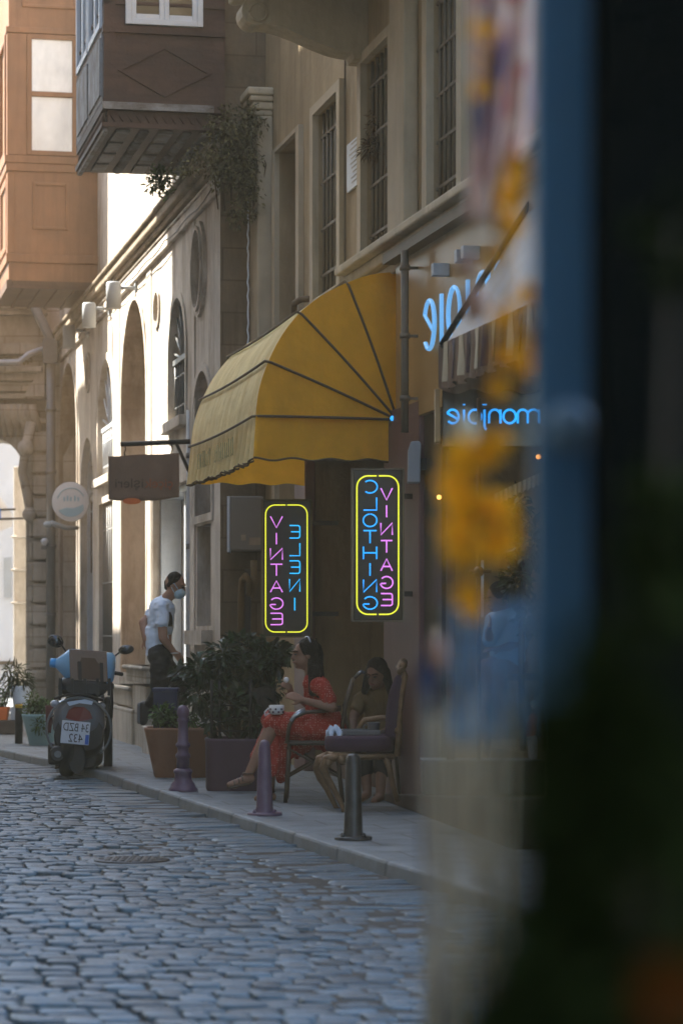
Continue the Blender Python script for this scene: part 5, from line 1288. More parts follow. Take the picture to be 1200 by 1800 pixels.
# chrome guard hoops
for dx, dy in ((0, -.14), (0, .12)):
    m = MB(); m.tube([S(139 + 57 * math.cos(R(a)) + dx, 1282 - 56 * math.sin(R(a)), dy) for a in range(-50, 231, 12)], .011, 8); part("guard_hoop", m, mt["iron_grey"] if dy < 0 else mt["iron"], sc_)
m = MB()
for a in (60, 120, 20, 160): m.tube([S(139 + 57 * math.cos(R(a)), 1282 - 56 * math.sin(R(a)), -.14), S(139 + 46 * math.cos(R(a)), 1270 - 38 * math.sin(R(a)), .0)], .009, 6)
m.tube([S(96, 1228, -.1), S(120, 1221, -.15), S(150, 1220, -.15), S(182, 1232, -.1)], .012, 8)
part("guard_stay", m, mt["iron"], sc_)
m = MB(); m.loft([ringell(147, 1210, 30, 10, -.15), ringell(147, 1208, 42, 18, -.1), ringell(148, 1205, 44, 20, .2), ringell(150, 1210, 38, 16, .6)]); part("seat", m, mt["black_plastic"], sc_)
m = MB()
m.box(S(106, 0).x, S(196, 0).x, Ysc - .14, Ysc - .11, S(0, 1212).z, S(0, 1203).z); m.box(S(106, 0).x, S(196, 0).x, Ysc + .25, Ysc + .28, S(0, 1212).z, S(0, 1203).z)
for u in (107, 128, 150, 172, 192): m.box(S(u, 0).x, S(u + 5, 0).x, Ysc - .16, Ysc - .112, S(0, 1222).z, S(0, 1192).z)
m.tube([S(106, 1195, -.13), S(106, 1230, -.05)], .015, 6); m.tube([S(196, 1200, -.13), S(197, 1235, -.05), S(196, 1262, 0)], .015, 6)
part("luggage_rack", m, mt["black_plastic"], sc_)
m = MB(); m.loft([ringell(151, 1265, 30, 60, 1.0), ringell(151, 1260, 36, 70, 1.06), ringell(151, 1250, 22, 50, 1.2)]); part("front_shield", m, mt["scooter_grey"], sc_)
m = MB(); m.tube([S(98, 1164, .85), S(150, 1172, .95), S(205, 1183, .85)], .016, 8); m.box(S(130, 0).x, S(170, 0).x, Ysc + .88, Ysc + 1.02, S(0, 1195).z, S(0, 1160).z); hbr = part("handlebar", m, mt["black_plastic"], sc_)
for a, b in (((95, 1163), (111, 1165)), ((191, 1181), (214, 1185))):
    m = MB(); m.cap(S(*a, .84), .02, S(*b, .86), .02); part("grip", m, mt["rubber"], hbr)
for cu_, cv, ru, rv, tl, st in ((98, 1127, 15, 11.5, .35, [(108, 1133), (120, 1150), (128, 1165)]), (222, 1142, 14.5, 8.5, -.12, [(210, 1147), (196, 1158), (186, 1172)])):
    m = MB(); c = S(cu_, cv, .8); rot = Matrix.Rotation(tl, 3, 'Y'); m.ball(c, (ru * kS, .035, rv * kS), 20, 10, rot); ho = part("mirror", m, mt["black_plastic"], sc_)
    m = MB(); m.lathe([(1, 0), (.98, .05), (.001, .05)], (0, 0, 0), 24); m.v = [c + rot @ Vector((p.x * ru * kS * .86, -.030 - p.z * .12, p.y * rv * kS * .84)) for p in m.v]; part("mirror_glass", m, mt["glass_dark"], ho, recalc=True)
    m = MB(); m.tube([S(a, b, .82) for a, b in st], .009, 6); part("mirror_stem", m, mt["black_plastic"], ho)
m = MB(); m.tube([S(102, 1326, -.22), S(102, 1326, -.19), S(103, 1323, .1), S(108, 1318, .5)], [.06, .078, .078, .05], 16); ex = part("exhaust", m, mt["iron"], sc_)
m = MB(); m.tube([S(102, 1326, -.235), S(102, 1326, -.215)], [.03, .034], 14); part("tailpipe", m, mt["iron_grey"], ex)
m = MB(); m.box(S(84, 0).x, S(112, 0).x, Ysc - .0, Ysc + .5, S(0, 1345).z, S(0, 1306).z); part("gearbox", m, mt["black_plastic"], sc_, bevel=.03)
m = MB(); a_ = S(160, 1338, .2); b_ = G(182, 1361, 0); m.tube([a_, b_], .012, 6); m.tube([S(120, 1345, .2), S(98, 1350, .1)], .012, 6); part("side_stand", m, mt["iron"], sc_)
m = MB(); m.sheet(8, 10, lambda i, j: S(97 - 16 * i * (1 - j * .6) - 8 * j, 1240 + 48 * j, .1 + .1 * i)); part("side_flap", m, material("maroon_flap", (.12, .03, .03), .6, .2, 8, .1), sc_, solid=.01)
# load on the rack
t = thing("water_jug", "large blue plastic water jug lying on the scooter rack", "water jug", S(155, 1200, .05))
ax0, ax1 = S(120, 1168, .06), S(201, 1176, .06)
dj = (ax1 - ax0).normalized(); Lj = (ax1 - ax0).length
m = MB(); prj = [(-.14, .04), (-.11, .045), (-.10, .05), (0.0, .145), (.03, .152), (.1, .152), (.115, .146), (.13, .152), (Lj - .13, .152), (Lj - .115, .146), (Lj - .1, .152), (Lj - .03, .152), (Lj, .12), (Lj + .001, .02)]
m.tube([ax0 + dj * a for a, r in prj], [r for a, r in prj], 28); part("body", m, mt["jug"], t)
m = MB(); m.tube([ax0 - dj * .17, ax0 - dj * .165, ax0 - dj * .11], [.03, .043, .045], 16); part("cap", m, mt["jug_cap"], t)
t = thing("cardboard_box", "flat brown cardboard box strapped against the water jug", "box", S(158, 1196, -.1))
BX = lambda x, y, d: S(124 + 66 * x - 2 * y, 1195 + 4 * x - 54 * y, d)
m = MB(); m.prism([(0, 0), (1, 0), (1, 1), (0, 1)], lambda p, q: BX(p[0], p[1], q), -.14, -.10); part("carton", m, mt["cardboard"], t, recalc=True, bevel=.006)
m = MB(); m.prism([(.2, .05), (.86, .05), (.84, .55), (.74, .62), (.68, .75), (.32, .75), (.28, .62), (.2, .6)], lambda p, q: BX(p[0], p[1], q), -.143, -.1395); part("printed_panel", m, mt["cardboard_dark"], t, recalc=True)
m = MB()
for x in (.22, .80):
    m = MB(); m.prism([(x, -.22), (x + .09, -.22), (x + .09, .62), (x, .62)], lambda p, q: BX(p[0], p[1], q), -.15, -.144); part("strap", m, mt["black_plastic"], t, recalc=True)

# ------------------------------------------------------------------ people
def hand(mb, wrist, d, nrm, curl=.6, sc=1.0):          # palm, four fingers of unequal length, thumb
    d = d.normalized(); side = d.cross(nrm).normalized(); up = side.cross(d)
    for k in range(4): mb.cap(wrist, .022 * sc, wrist + d * .075 * sc + side * (k - 1.5) * .019 * sc, .0115 * sc, 8)
    for k, L in enumerate((.068, .078, .072, .056)):
        p = wrist + d * .078 * sc + side * (k - 1.5) * .020 * sc; q = d
        for j, f in enumerate((.45, .32, .26)):
            q = (q * math.cos(curl * .7) - up * math.sin(curl * .7)).normalized(); e = p + q * L * f * sc
            mb.cap(p, (.0098 - .001 * j) * sc, e, (.009 - .001 * j) * sc, 8); p = e; 
    p = wrist + d * .02 * sc - side * .026 * sc; e = p + (d * .6 - side * .6 - up * .4).normalized() * .04 * sc; mb.cap(p, .013 * sc, e, .0105 * sc, 8)
    mb.cap(e, .0105 * sc, e + (d * .9 - up * .5 - side * .1).normalized() * .03 * sc, .0085 * sc, 8)
def head(mb, c, fw, up, k=1.0):                        # fw: where the face looks
    fw = fw.normalized(); rt = fw.cross(up).normalized(); up = rt.cross(fw)
    rot = Matrix((rt, fw, up)).transposed()
    L = lambda x, y, z: c + rot @ Vector((x * k, y * k, z * k))
    mb.ball(L(0, -.012, .025), (.073 * k, .092 * k, .088 * k), 18, 12, rot); mb.ball(L(0, .022, -.04), (.058 * k, .066 * k, .075 * k), 16, 10, rot)
    mb.cap(L(0, .05, -.085), .024 * k, L(0, .066, -.088), .02 * k); mb.cap(L(0, .083, .02), .009 * k, L(0, .102, -.022), .014 * k)
    mb.cap(L(-.018, .084, -.054), .009 * k, L(.018, .084, -.054), .009 * k); mb.cap(L(-.03, .078, .032), .011 * k, L(.03, .078, .032), .011 * k)
    for s_ in (-1, 1): mb.ball(L(s_ * .073, -.008, -.01), (.01 * k, .02 * k, .03 * k), 8, 6, rot)
    return L
def face_bits(L, par, k=1.0):
    for s_ in (-1, 1):
        m = MB(); m.ball(L(s_ * .030, .083, .008), (.013 * k, .009 * k, .007 * k), 8, 6); part("eye", m, mt["ink"], par)
        m = MB(); m.tube([L(s_ * .012, .093, .030), L(s_ * .03, .089, .036), L(s_ * .052, .072, .029)], .0045 * k, 6); part("eyebrow", m, mt["hair"], par)
    m = MB(); m.tube([L(-.022, .086, -.054), L(0, .096, -.053), L(.022, .086, -.054)], .006 * k, 6); part("lips", m, material("lips", (.25, .09, .07), .5, .05, 5, 0), par)
Z = Vector((0, 0, 1))
# --- woman in red
Yw = G(505, 1412, PAV).y + .28
Wp = lambda u, v, dy=0.0: P(u, v, Yw + dy)
t = thing("person", "seated woman in red dotted dress eating, facing left", "person", G(520, 1408, PAV))
m = MB(); hc = Wp(535, 1151, .02)
Lh = head(m, hc, Vector((-.93, -.34, -.05)), Vector((-.05, 0, 1)), .97)
m.cap(Wp(541, 1165, .03), .05, Wp(551, 1192, .03), .056)
m.cap(Wp(553, 1200, .0), .075, Wp(568, 1280, .03), .12); 
sn_, sf_ = Wp(566, 1206, -.17), Wp(550, 1203, .19)
m.cap(sn_, .05, sf_, .05)
en = Wp(584, 1244, -.24); wnr = Wp(533, 1231, -.22); m.cap(sn_, .046, en, .038); m.cap(en, .038, wnr, .026); hand(m, wnr, Wp(512, 1222, -.20) - wnr, Vector((.2, -.9, .4)), .35, .95)
ef = Wp(545, 1240, .24); wfr = Wp(514, 1220, .02); m.cap(sf_, .046, ef, .038); m.cap(ef, .038, wfr, .025); hand(m, wfr, Wp(506, 1204, -.04) - wfr, Vector((.8, -.3, -.2)), .8, .9)
hn, hf = Wp(578, 1284, -.10), Wp(575, 1284, .14)
kn, kf = Wp(482, 1270, -.08), Wp(478, 1268, .14)
an, af = Wp(436, 1364, -.16), Wp(474, 1396, .10)
for h_, k_, a_ in ((hn, kn, an), (hf, kf, af)): m.cap(h_, .09, k_, .06); m.cap(k_, .056, k_.lerp(a_, .35), .055); m.cap(k_.lerp(a_, .35), .055, a_, .034)
tn, tf = Wp(404, 1381, -.20), Wp(452, 1405, .02)
for a_, e_ in ((an, tn), (af, tf)): m.cap(a_ + Vector((.01, 0, -.02)), .036, e_ + Vector((0, 0, .006)), .026); m.cap(a_ + Vector((.02, 0, -.02)), .033, e_ + Vector((.03, .02, .0)), .03)
bo = fuse("body", m, mt["skin_dark"], t, .0075, 4)
face_bits(Lh, t, .97)
m = MB()                                               # dress: bodice, puff sleeves, long skirt
m.cap(Wp(554, 1204, .0), .098, Wp(567, 1262, .03), .122); m.cap(Wp(560, 1207, -.1), .07, Wp(553, 1206, .13), .07)
m.cap(Wp(567, 1209, -.18), .068, Wp(577, 1230, -.21), .060); m.cap(sf_, .066, sf_.lerp(ef, .45), .06)
m.cap(Wp(572, 1270, .03), .135, Wp(576, 1288, .03), .15); m.cap(hn, .115, kn, .085); m.cap(hf, .115, kf, .085); m.cap(Wp(560, 1282, .02), .12, Wp(490, 1275, .03), .095)
hem = [Wp(450, 1330, -.1), Wp(462, 1345, -.13), Wp(480, 1354, -.1), Wp(495, 1366, -.02), Wp(478, 1352, .1)]
for h_ in hem: m.cap(kn.lerp(kf, .4) + Vector((.02, 0, .0)), .075, h_, .045)
m.cap(Wp(505, 1285, .0), .09, Wp(494, 1360, -.03), .05); m.cap(Wp(540, 1292, -.05), .1, Wp(520, 1320, .0), .06)
wrinkle(fuse("dress", m, mt["dress"], t, .010, 5), .016, 15)
m = MB()                                               # long dark hair pulled back
m.ball(Lh(0, -.032, .045), (.088, .098, .088), 18, 10); m.cap(Lh(0, -.07, .0), .075, Wp(556, 1192, .0), .065); m.cap(Wp(552, 1180, -.05), .05, Wp(550, 1216, -.11), .035); m.cap(Wp(556, 1185, -.02), .05, Wp(560, 1222, -.08), .03); m.cap(Lh(.05, .02, .085), .022, Lh(.075, -.01, .01), .022); m.cap(Lh(-.05, .03, .085), .022, Lh(-.072, -.0, .02), .02)
fuse("hair", m, mt["hair"], t, .010, 3)
rs_ = random.Random(8)
m = MB()
for k in range(46):
    a = rs_.uniform(-1, 1); b = Lh(a * .075, -.05 + rs_.uniform(-.05, .06), .1 + rs_.uniform(-.02, .03)); c_ = Lh(a * .09, -.12 + rs_.uniform(-.03, .03), .0); e_ = Wp(554 + rs_.uniform(-9, 9), 1205 + rs_.uniform(-6, 24), -.08 + rs_.uniform(-.06, .06))
    m.tube([b, b.lerp(c_, .5) + Vector((0, 0, .02)), c_, c_.lerp(e_, .5) + Vector((rs_.uniform(-.02, .02), rs_.uniform(-.03, .01), 0)), e_], [.004, .005, .005, .004, .002], 5)
part("loose_hair", m, mt["hair"], t)
m = MB(); m.tube([Lh(.084 * math.cos(R(a)), -.03, .05 + .092 * math.sin(R(a))) for a in range(0, 181, 15)], .007, 6); part("hair_band", m, mt["alu"], t)
for a_, e_ in ((an, tn), (af, tf)):
    m = MB(); d_ = (e_ - a_); d_.z = 0; d_ = d_.normalized(); sd_ = Vector((-d_.y, d_.x, 0))
    p0 = a_ - d_ * .03; p1 = e_ + d_ * .02
    out = []
    for i in range(16):
        q = 2 * math.pi * i / 16; out.append(((math.cos(q) + 1) / 2, math.sin(q) * (.036 + .008 * math.cos(q))))
    zb_ = lambda f: (a_.z - .062) * (1 - f) + (e_.z - .026) * f
    m.loft([[Vector((p0.x, p0.y, 0)) + (p1 - p0) * f * Vector((1, 1, 0)).length / math.sqrt(2) * Vector((1, 1, 0)).length / math.sqrt(2) * 1.0 + sd_ * w_ + Z * (zb_(f) - p0.z * 0 - (p1 - p0).z * f + dz) for f, w_ in out] for dz in (0, .018)])
    for f in (.35, .55, .8): c_ = a_.lerp(e_, f); m.tube([c_ + sd_ * .036 * math.cos(R(b)) + Z * (.036 * math.sin(R(b)) - .012) for b in range(0, 181, 20)], .006, 6)
    m.tube([a_ + sd_ * .038 * math.cos(R(b)) + d_ * .038 * math.sin(R(b)) + Z * .02 for b in range(0, 360, 24)], .006, 6, closed=True)
    part("sandal", m, mt["rattan"], t, recalc=True)
tt = thing("snack", "white bite of food held in the woman's raised hand", "food", Wp(503, 1196, -.05))
m = MB(); m.ball(Wp(503, 1195, -.06), (.022, .018, .022), 10, 7); part("piece", m, mt["porcelain"], tt)
tt = thing("floral_pot", "small white floral bowl resting on the woman's lap", "bowl", Wp(486, 1257, -.12))
m = MB(); c_ = Wp(486, 1256, -.13); m.lathe([(.03, .0), (.05, .006), (.06, .04), (.056, .07), (.05, .072), (.045, .05)], c_, 20); bw = part("bowl", m, mt["porcelain"], tt)
m = MB()
for k in range(7): a = R(200 + k * 22); m.ball(c_ + Vector((.057 * math.cos(a), .057 * math.sin(a), .02 + .022 * (k % 2))), (.009, .009, .008), 6, 4)
part("flower_print", m, mt["velvet"], bw)
m = MB(); m.tube([c_ + Vector((-.06, -.01, .05)), c_ + Vector((-.09, -.02, .02)), c_ + Vector((-.085, -.02, -.01)), c_ + Vector((-.055, -.01, .01))], .006, 6); part("handle", m, mt["porcelain"], bw)
def bistro(label, base, ux, seat_u, seat_v, Y, w=.40, back=True, facing=-1):
    return None
# her chair
t = thing("bistro_chair", "dark rattan armchair under the woman in red", "chair", G(560, 1405, PAV))
cy = Yw + .02
sx0, sx1 = P(505, 0, cy).x, P(597, 0, cy).x; sz_ = P(0, 1300, cy).z
m = MB(); m.box(sx0, sx1, cy - .22, cy + .24, sz_ - .035, sz_); part("seat", m, mt["rattan"], t, bevel=.015)
for x, y, tx, ty in ((sx0 + .02, cy - .2, -.03, -.03), (sx0 + .02, cy + .2, -.03, .03), (sx1 - .03, cy - .2, .05, -.03), (sx1 - .03, cy + .2, .05, .03)):
    m = MB(); m.tube([(x, y, sz_ - .02), (x + tx, y + ty, PAV)], .016, 8); part("leg", m, mt["rattan"], t)
for sgn in (-1, 1):
    m = MB(); yy = cy + sgn * .235
    m.tube([(sx0 + .0, yy, sz_ - .02), (sx0 + .02, yy, sz_ + .12), (sx0 + .06, yy, sz_ + .18), (sx0 + .14, yy, sz_ + .215), (sx0 + .26, yy, sz_ + .225), (sx1 + .01, yy, sz_ + .24)], .015, 8); ar_ = part("armrest", m, mt["rattan"], t)
    m = MB(); m.tube([(sx0 + .03, yy - sgn * -.004, sz_ + .15), (sx0 + .065, yy, sz_ + .192), (sx0 + .135, yy, sz_ + .228)], .017, 8); part("highlight_sleeve", m, mt["alu"], ar_)  # bright arc on the armrest built as a highlight tube
m = MB(); m.tube([(sx1, cy - .23, sz_), (sx1 + .05, cy - .23, sz_ + .3), (sx1 + .09, cy - .16, sz_ + .42), (sx1 + .1, cy, sz_ + .46), (sx1 + .09, cy + .16, sz_ + .42), (sx1 + .05, cy + .23, sz_ + .3), (sx1, cy + .23, sz_)], .016, 8)
for y in (-.12, -.04, .04, .12): m.tube([(sx1, cy + y, sz_), (sx1 + .08, cy + y, sz_ + .42)], .009, 6)
part("backrest", m, mt["rattan"], t)
for sgn in (-1, 1):
    m = MB(); yy = cy + sgn * .21; m.tube([(sx0, yy, sz_ - .28), (sx1, yy, sz_ - .05)], .009, 6); m.tube([(sx0, yy, sz_ - .05), (sx1, yy, sz_ - .28)], .009, 6)
    part("cross_brace", m, mt["rattan"], t)
# --- second woman
Y2 = Yw + .35
Vp = lambda u, v, dy=0.0: P(u, v, Y2 + dy)
t = thing("person", "seated woman in ochre top looking down, behind the gilded chair", "person", Vp(655, 1408))
m = MB(); hc = Vp(661, 1186, -.02); Lg = head(m, hc, Vector((-.45, -.85, -.30)), Vector((-.1, -.25, 1)), .97)
m.cap(Vp(664, 1200, .03), .05, Vp(666, 1218, .05), .06); m.cap(Vp(666, 1228, .05), .09, Vp(668, 1290, .08), .13)
s1_, s2_ = Vp(634, 1229, .04), Vp(698, 1229, .06); m.cap(s1_, .05, s2_, .05)
e1, w1 = Vp(621, 1262, -.06), Vp(622, 1284, -.22); m.cap(s1_, .046, e1, .038); m.cap(e1, .036, w1, .026); hand(m, w1, Vector((.2, -1, -.1)), Vector((.2, 0, 1)), .3, .9)
e2, w2 = Vp(706, 1266, -.04), Vp(672, 1288, -.2); m.cap(s2_, .046, e2, .038); m.cap(e2, .036, w2, .026); hand(m, w2, Vector((-.6, -.7, -.1)), Vector((0, 0, 1)), .3, .9)
for a, b, c_ in ((Vp(655, 1300, .05), Vp(640, 1300, -.35), Vp(645, 1396, -.40)), (Vp(685, 1300, .05), Vp(672, 1300, -.35), Vp(668, 1400, -.42))): m.cap(a, .09, b, .06); m.cap(b, .056, c_, .036); m.cap(c_, .036, c_ + Vector((-.05, -.12, -.03)), .028)
fuse("body", m, mt["skin_dark"], t, .0085, 4); face_bits(Lg, t, .97)
m = MB(); m.cap(Vp(666, 1228, .05), .108, Vp(668, 1292, .08), .145); m.cap(Vp(640, 1228, .04), .07, Vp(694, 1228, .06), .07); m.cap(s1_, .066, s1_.lerp(e1, .55), .058); m.cap(s2_, .066, s2_.lerp(e2, .55), .058); wrinkle(fuse("top", m, mt["ochre"], t, .011, 4), .014, 13)
m = MB()
for a, b in ((Vp(655, 1302, .05), Vp(640, 1302, -.35)), (Vp(685, 1302, .05), Vp(672, 1302, -.35))): m.cap(a, .11, b, .075); m.cap(b, .075, b + Vector((0, -.02, -.22)), .07)
fuse("trousers", m, mt["trousers"], t, .012, 4)
m = MB(); m.ball(Lg(0, -.03, .05), (.085, .095, .085), 18, 10); m.cap(Lg(.07, -.03, .02), .04, Vp(641, 1215, -.02), .03); m.cap(Lg(-.07, -.03, .02), .04, Vp(688, 1222, -.02), .03); m.cap(Lg(0, -.08, .0), .07, Vp(668, 1222, .12), .05); fuse("hair", m, mt["hair"], t, .010, 3)
t = thing("bistro_chair", "round backed rattan chair behind the woman in ochre", "chair", Vp(660, 1405, .1))
cx_, cy_ = Vp(665, 0).x, Y2 + .12; zs_ = Vp(0, 1305).z
m = MB(); m.lathe([(.22, -.03), (.23, -.015), (.22, 0), (.001, .0)], (cx_, cy_, zs_), 24); part("seat", m, mt["rattan"], t)
for a in (45, 135, 225, 315):
    m = MB(); m.tube([(cx_ + .18 * math.cos(R(a)), cy_ + .18 * math.sin(R(a)), zs_ - .02), (cx_ + .23 * math.cos(R(a)), cy_ + .23 * math.sin(R(a)), PAV)], .014, 8); part("leg", m, mt["rattan"], t)
m = MB(); m.tube([Vp(604, 1242, .1), Vp(612, 1215, .18), Vp(622, 1193, .22), Vp(634, 1181, .24), Vp(643, 1184, .26), Vp(648, 1215, .3)], .013, 8); m.tube([Vp(604, 1242, .1), Vp(612, 1290, .12), Vp(625, 1305, .12)], .013, 8); m.tube([Vp(690, 1200, .3), Vp(720, 1215, .26), Vp(726, 1290, .12), Vp(700, 1305, .12)], .013, 8); m.tube([Vp(646, 1190, .27), Vp(690, 1198, .3)], .013, 8)
part("back_hoop", m, mt["rattan"], t)
m = MB(); m.tube([Vp(628, 1186, .215), Vp(634, 1180.5, .225), Vp(642, 1183, .24), Vp(646, 1196, .26)], .014, 8); part("highlight_sleeve", m, mt["alu"], t)  # white highlight on the hoop built as a bright tube
# --- gilded armchair
Yg = G(604, 1428, PAV).y
Gp = lambda u, v, dy=0.0: P(u, v, Yg + dy)
t = thing("gilded_armchair", "carved antique gold armchair with purple velvet seat", "armchair", G(635, 1425, PAV))
def cushion(mb, u0, u1, v0, v1, d0, d1):
    n = 28; rings = []
    for f, k in ((0, .55), (.12, .9), (.4, 1.0), (.75, .98), (.95, .8), (1, .5)):
        z = P(0, v1 + (v0 - v1) * f, Yg).z; cx_, hx = (Gp(u0, 0).x + Gp(u1, 0).x) / 2, (Gp(u1, 0).x - Gp(u0, 0).x) / 2; cy_, hy = Yg + (d0 + d1) / 2, (d1 - d0) / 2; kk = .85 + .15 * k
        rings.append([Vector((cx_ + hx * kk * math.copysign(abs(math.cos(a)) ** .5, math.cos(a)), cy_ + hy * kk * math.copysign(abs(math.sin(a)) ** .5, math.sin(a)), z)) for a in [2 * math.pi * i / n for i in range(n)]])
    mb.loft(rings)
m = MB(); cushion(m, 570, 694, 1294, 1322, -.0, .5); part("seat", m, mt["velvet"], t)
m = MB()
for a, b in (((577, 1326), (692, 1330)),):
    m.tube([Gp(*a, .02), Gp(630, 1331, .0), Gp(*b, .02)], .022, 8); m.tube([Gp(*a, .46), Gp(*b, .46)], .022, 8); m.tube([Gp(*a, .02), Gp(*a, .46)], .026, 8)
m.ball(Gp(583, 1332, .0), (.06, .03, .03), 12, 8); m.ball(Gp(600, 1336, .0), (.035, .03, .035), 10, 6)
part("seat_rail", m, mt["gold"], t)
for dy in (.02, .44):
    m = MB(); o = 0 if dy < .1 else -12
    m.tube([Gp(590 + o, 1328, dy), Gp(575 + o, 1336, dy), Gp(569 + o, 1350, dy), Gp(575 + o, 1368, dy), Gp(586 + o, 1386, dy), Gp(595 + o, 1404, dy), Gp(603 + o, 1420, dy), Gp(606 + o, 1429 - dy * 12, dy)], [.036, .042, .036, .028, .022, .019, .018, .026], 10); m.ball(Gp(577 + o, 1340, dy - .03), (.03, .02, .035), 10, 6)
    part("front_leg", m, mt["gold"], t)
    m = MB(); m.tube([Gp(676, 1328, dy), Gp(684, 1350, dy), Gp(690, 1380, dy), Gp(699, 1410 - dy * 10, dy)], [.026, .022, .02, .02], 8); part("back_leg", m, mt["gold"], t)
m = MB(); n = 16
bp_ = [(676, 1298), (678, 1250), (684, 1215), (694, 1190), (708, 1178), (712, 1195), (704, 1235), (699, 1298)]
m.prism(bp_, lambda p, q: Gp(p[0], p[1], q), .04, .42); part("backrest", m, mt["velvet"], t, recalc=True, bevel=.02)
for dy in (.02, .44):
    m = MB(); m.tube([Gp(697, 1330, dy), Gp(701, 1290, dy), Gp(703, 1250, dy), Gp(707, 1215, dy), Gp(712, 1188, dy), Gp(708, 1177, dy)], [.024, .024, .018, .018, .02, .015], 8)
    for v, u in ((1300, 694), (1285, 692), (1190, 704), (1180, 696)): m.ball(Gp(u + 6, v, dy), (.022, .02, .028), 8, 6)
    part("back_post", m, mt["gold"], t)
m = MB(); m.tube([Gp(708, 1177, .0), Gp(700, 1174, .12), Gp(708, 1165, .23), Gp(700, 1174, .34), Gp(708, 1177, .46)], [.018, .022, .034, .022, .018], 8); m.ball(Gp(708, 1170, .05), (.03, .03, .03), 8, 6); part("crest_rail", m, mt["gold"], t)
m = MB(); m.tube([Gp(699, 1262, .46), Gp(670, 1262, .47), Gp(640, 1266, .47), Gp(630, 1280, .47), Gp(636, 1300, .46), Gp(640, 1326, .46)], [.02, .022, .022, .022, .02, .018], 8); part("armrest", m, mt["gold"], t)
t = thing("tray", "dark grey tray lying on the gilded chair", "tray", Gp(645, 1294, .25))
m = MB(); za_ = Gp(0, 1294).z + .004; m.box(Gp(600, 0).x, Gp(668, 0).x, Yg + .1, Yg + .38, za_, za_ + .01); m.box(Gp(600, 0).x, Gp(668, 0).x, Yg + .1, Yg + .112, za_ + .0101, za_ + .035); m.box(Gp(600, 0).x, Gp(668, 0).x, Yg + .368, Yg + .38, za_ + .0101, za_ + .035); m.box(Gp(600, 0).x, Gp(600, 0).x + .012, Yg + .1121, Yg + .3679, za_ + .0101, za_ + .035); part("base", m, mt["grey_tray"], t, bevel=.003)
t = thing("coffee_cup", "dark cup standing on the tray on the gilded chair", "cup", Gp(657, 1290, .2))
m = MB(); q = Vector((Gp(657, 0).x, Yg + .2, za_ + .0105)); m.lathe([(.032, 0), (.04, .01), (.046, .07), (.047, .078), (.042, .078), (.038, .02)], q, 20); cu1 = part("cup", m, mt["grey_tray"], t)
m = MB(); m.tube([q + Vector((-.045, 0, .06)), q + Vector((-.07, 0, .055)), q + Vector((-.068, 0, .025)), q + Vector((-.042, 0, .02))], .006, 6); part("handle", m, mt["grey_tray"], cu1)
t = thing("paper_napkin", "crumpled pale blue napkin on the front of the velvet seat", "napkin", Gp(585, 1300, .1))
m = MB(); zn = Gp(0, 1293).z; rn = random.Random(4)
def nap(i, j):
    x = -.055 + .12 * i; y = -.06 + .14 * j; return Gp(586, 0, .13) * Vector((1, 1, 0)).length * 0 + Vector((Gp(586, 0).x + x, Yg + .13 + y, zn - .01 + .075 * (1 - abs(i - .5) * 1.6) * (1 - abs(j - .5) * 1.4) + .035 * math.sin(i * 14 + j * 9)))
m.sheet(9, 9, nap, False); part("sheet", m, mt["paper"], t, solid=.002)

# --- man in white T-shirt
Ym = 24.6
Mp = lambda u, v, dy=0.0: P(u, v, Ym + dy)
t = thing("person", "man in white T-shirt and face mask stepping up to the doorway", "person", Mp(285, 1300))
m = MB(); hc = Mp(308, 1029); Lm = head(m, hc, Vector((.94, -.2, -.34)), Vector((.2, 0, 1)), 1.06)
m.cap(Mp(302, 1042), .052, Mp(288, 1058, .02), .062)
m.cap(Mp(284, 1072, .02), .115, Mp(281, 1105, .03), .12); m.cap(Mp(281, 1105, .03), .12, Mp(281, 1150, .03), .115)
sr, sl = Mp(283, 1066, -.17), Mp(283, 1066, .21); m.cap(sr, .058, sl, .058)
er, wr = Mp(287, 1122, -.23), Mp(307, 1148, -.17); m.cap(sr, .054, er, .043); m.cap(er, .043, wr, .030); hand(m, wr, Mp(319, 1160, -.14) - wr, Vector((.5, -.8, .3)), .55, 1.05)
el, wl = Mp(252, 1095, .12), Mp(256, 1124, .05); m.cap(sl, .054, el, .045); m.cap(el, .043, wl, .032); hand(m, wl, Vector((.4, .1, -.9)), Vector((0, 1, 0)), .4, 1.05)
m.cap(Mp(283, 1160, -.06), .11, Mp(283, 1160, .12), .11)
hr, hl = Mp(284, 1165, -.09), Mp(284, 1165, .13)
kr, ar_ = Mp(279, 1218, -.09), Mp(262, 1242, -.05)
kl, al_ = Mp(318, 1205, .12), Mp(312, 1262, .12)
for a, b, c_ in ((hr, kr, ar_), (hl, kl, al_)): m.cap(a, .092, b, .062); m.cap(b, .058, c_, .042)
bo = fuse("body", m, mt["skin"], t, .009, 4)
for s_ in (-1, 1):
    m = MB(); m.ball(Lm(s_ * .030, .085, .008), (.013, .009, .007), 8, 6); part("eye", m, mt["ink"], t)
    m = MB(); m.tube([Lm(s_ * .014, .086, .020), Lm(s_ * .03, .083, .024), Lm(s_ * .048, .070, .020)], .003, 6); part("eyebrow", m, mt["hair"], t)
m = MB(); m.cap(Mp(285, 1071, .02), .130, Mp(280, 1110, .03), .132); m.cap(Mp(280, 1108, .03), .132, Mp(279, 1143, .03), .128); m.cap(Mp(284, 1065, -.13), .07, Mp(284, 1065, .17), .07)
m.cap(sr, .074, sr.lerp(er, .52), .068); m.cap(sl, .074, sl.lerp(el, .6), .066); m.cap(Mp(290, 1056, .02), .07, Mp(287, 1064, .02), .08)
sh = wrinkle(fuse("t_shirt", m, mt["shirt"], t, .010, 4), .014, 12, (.6, .6, 1))
m = MB()
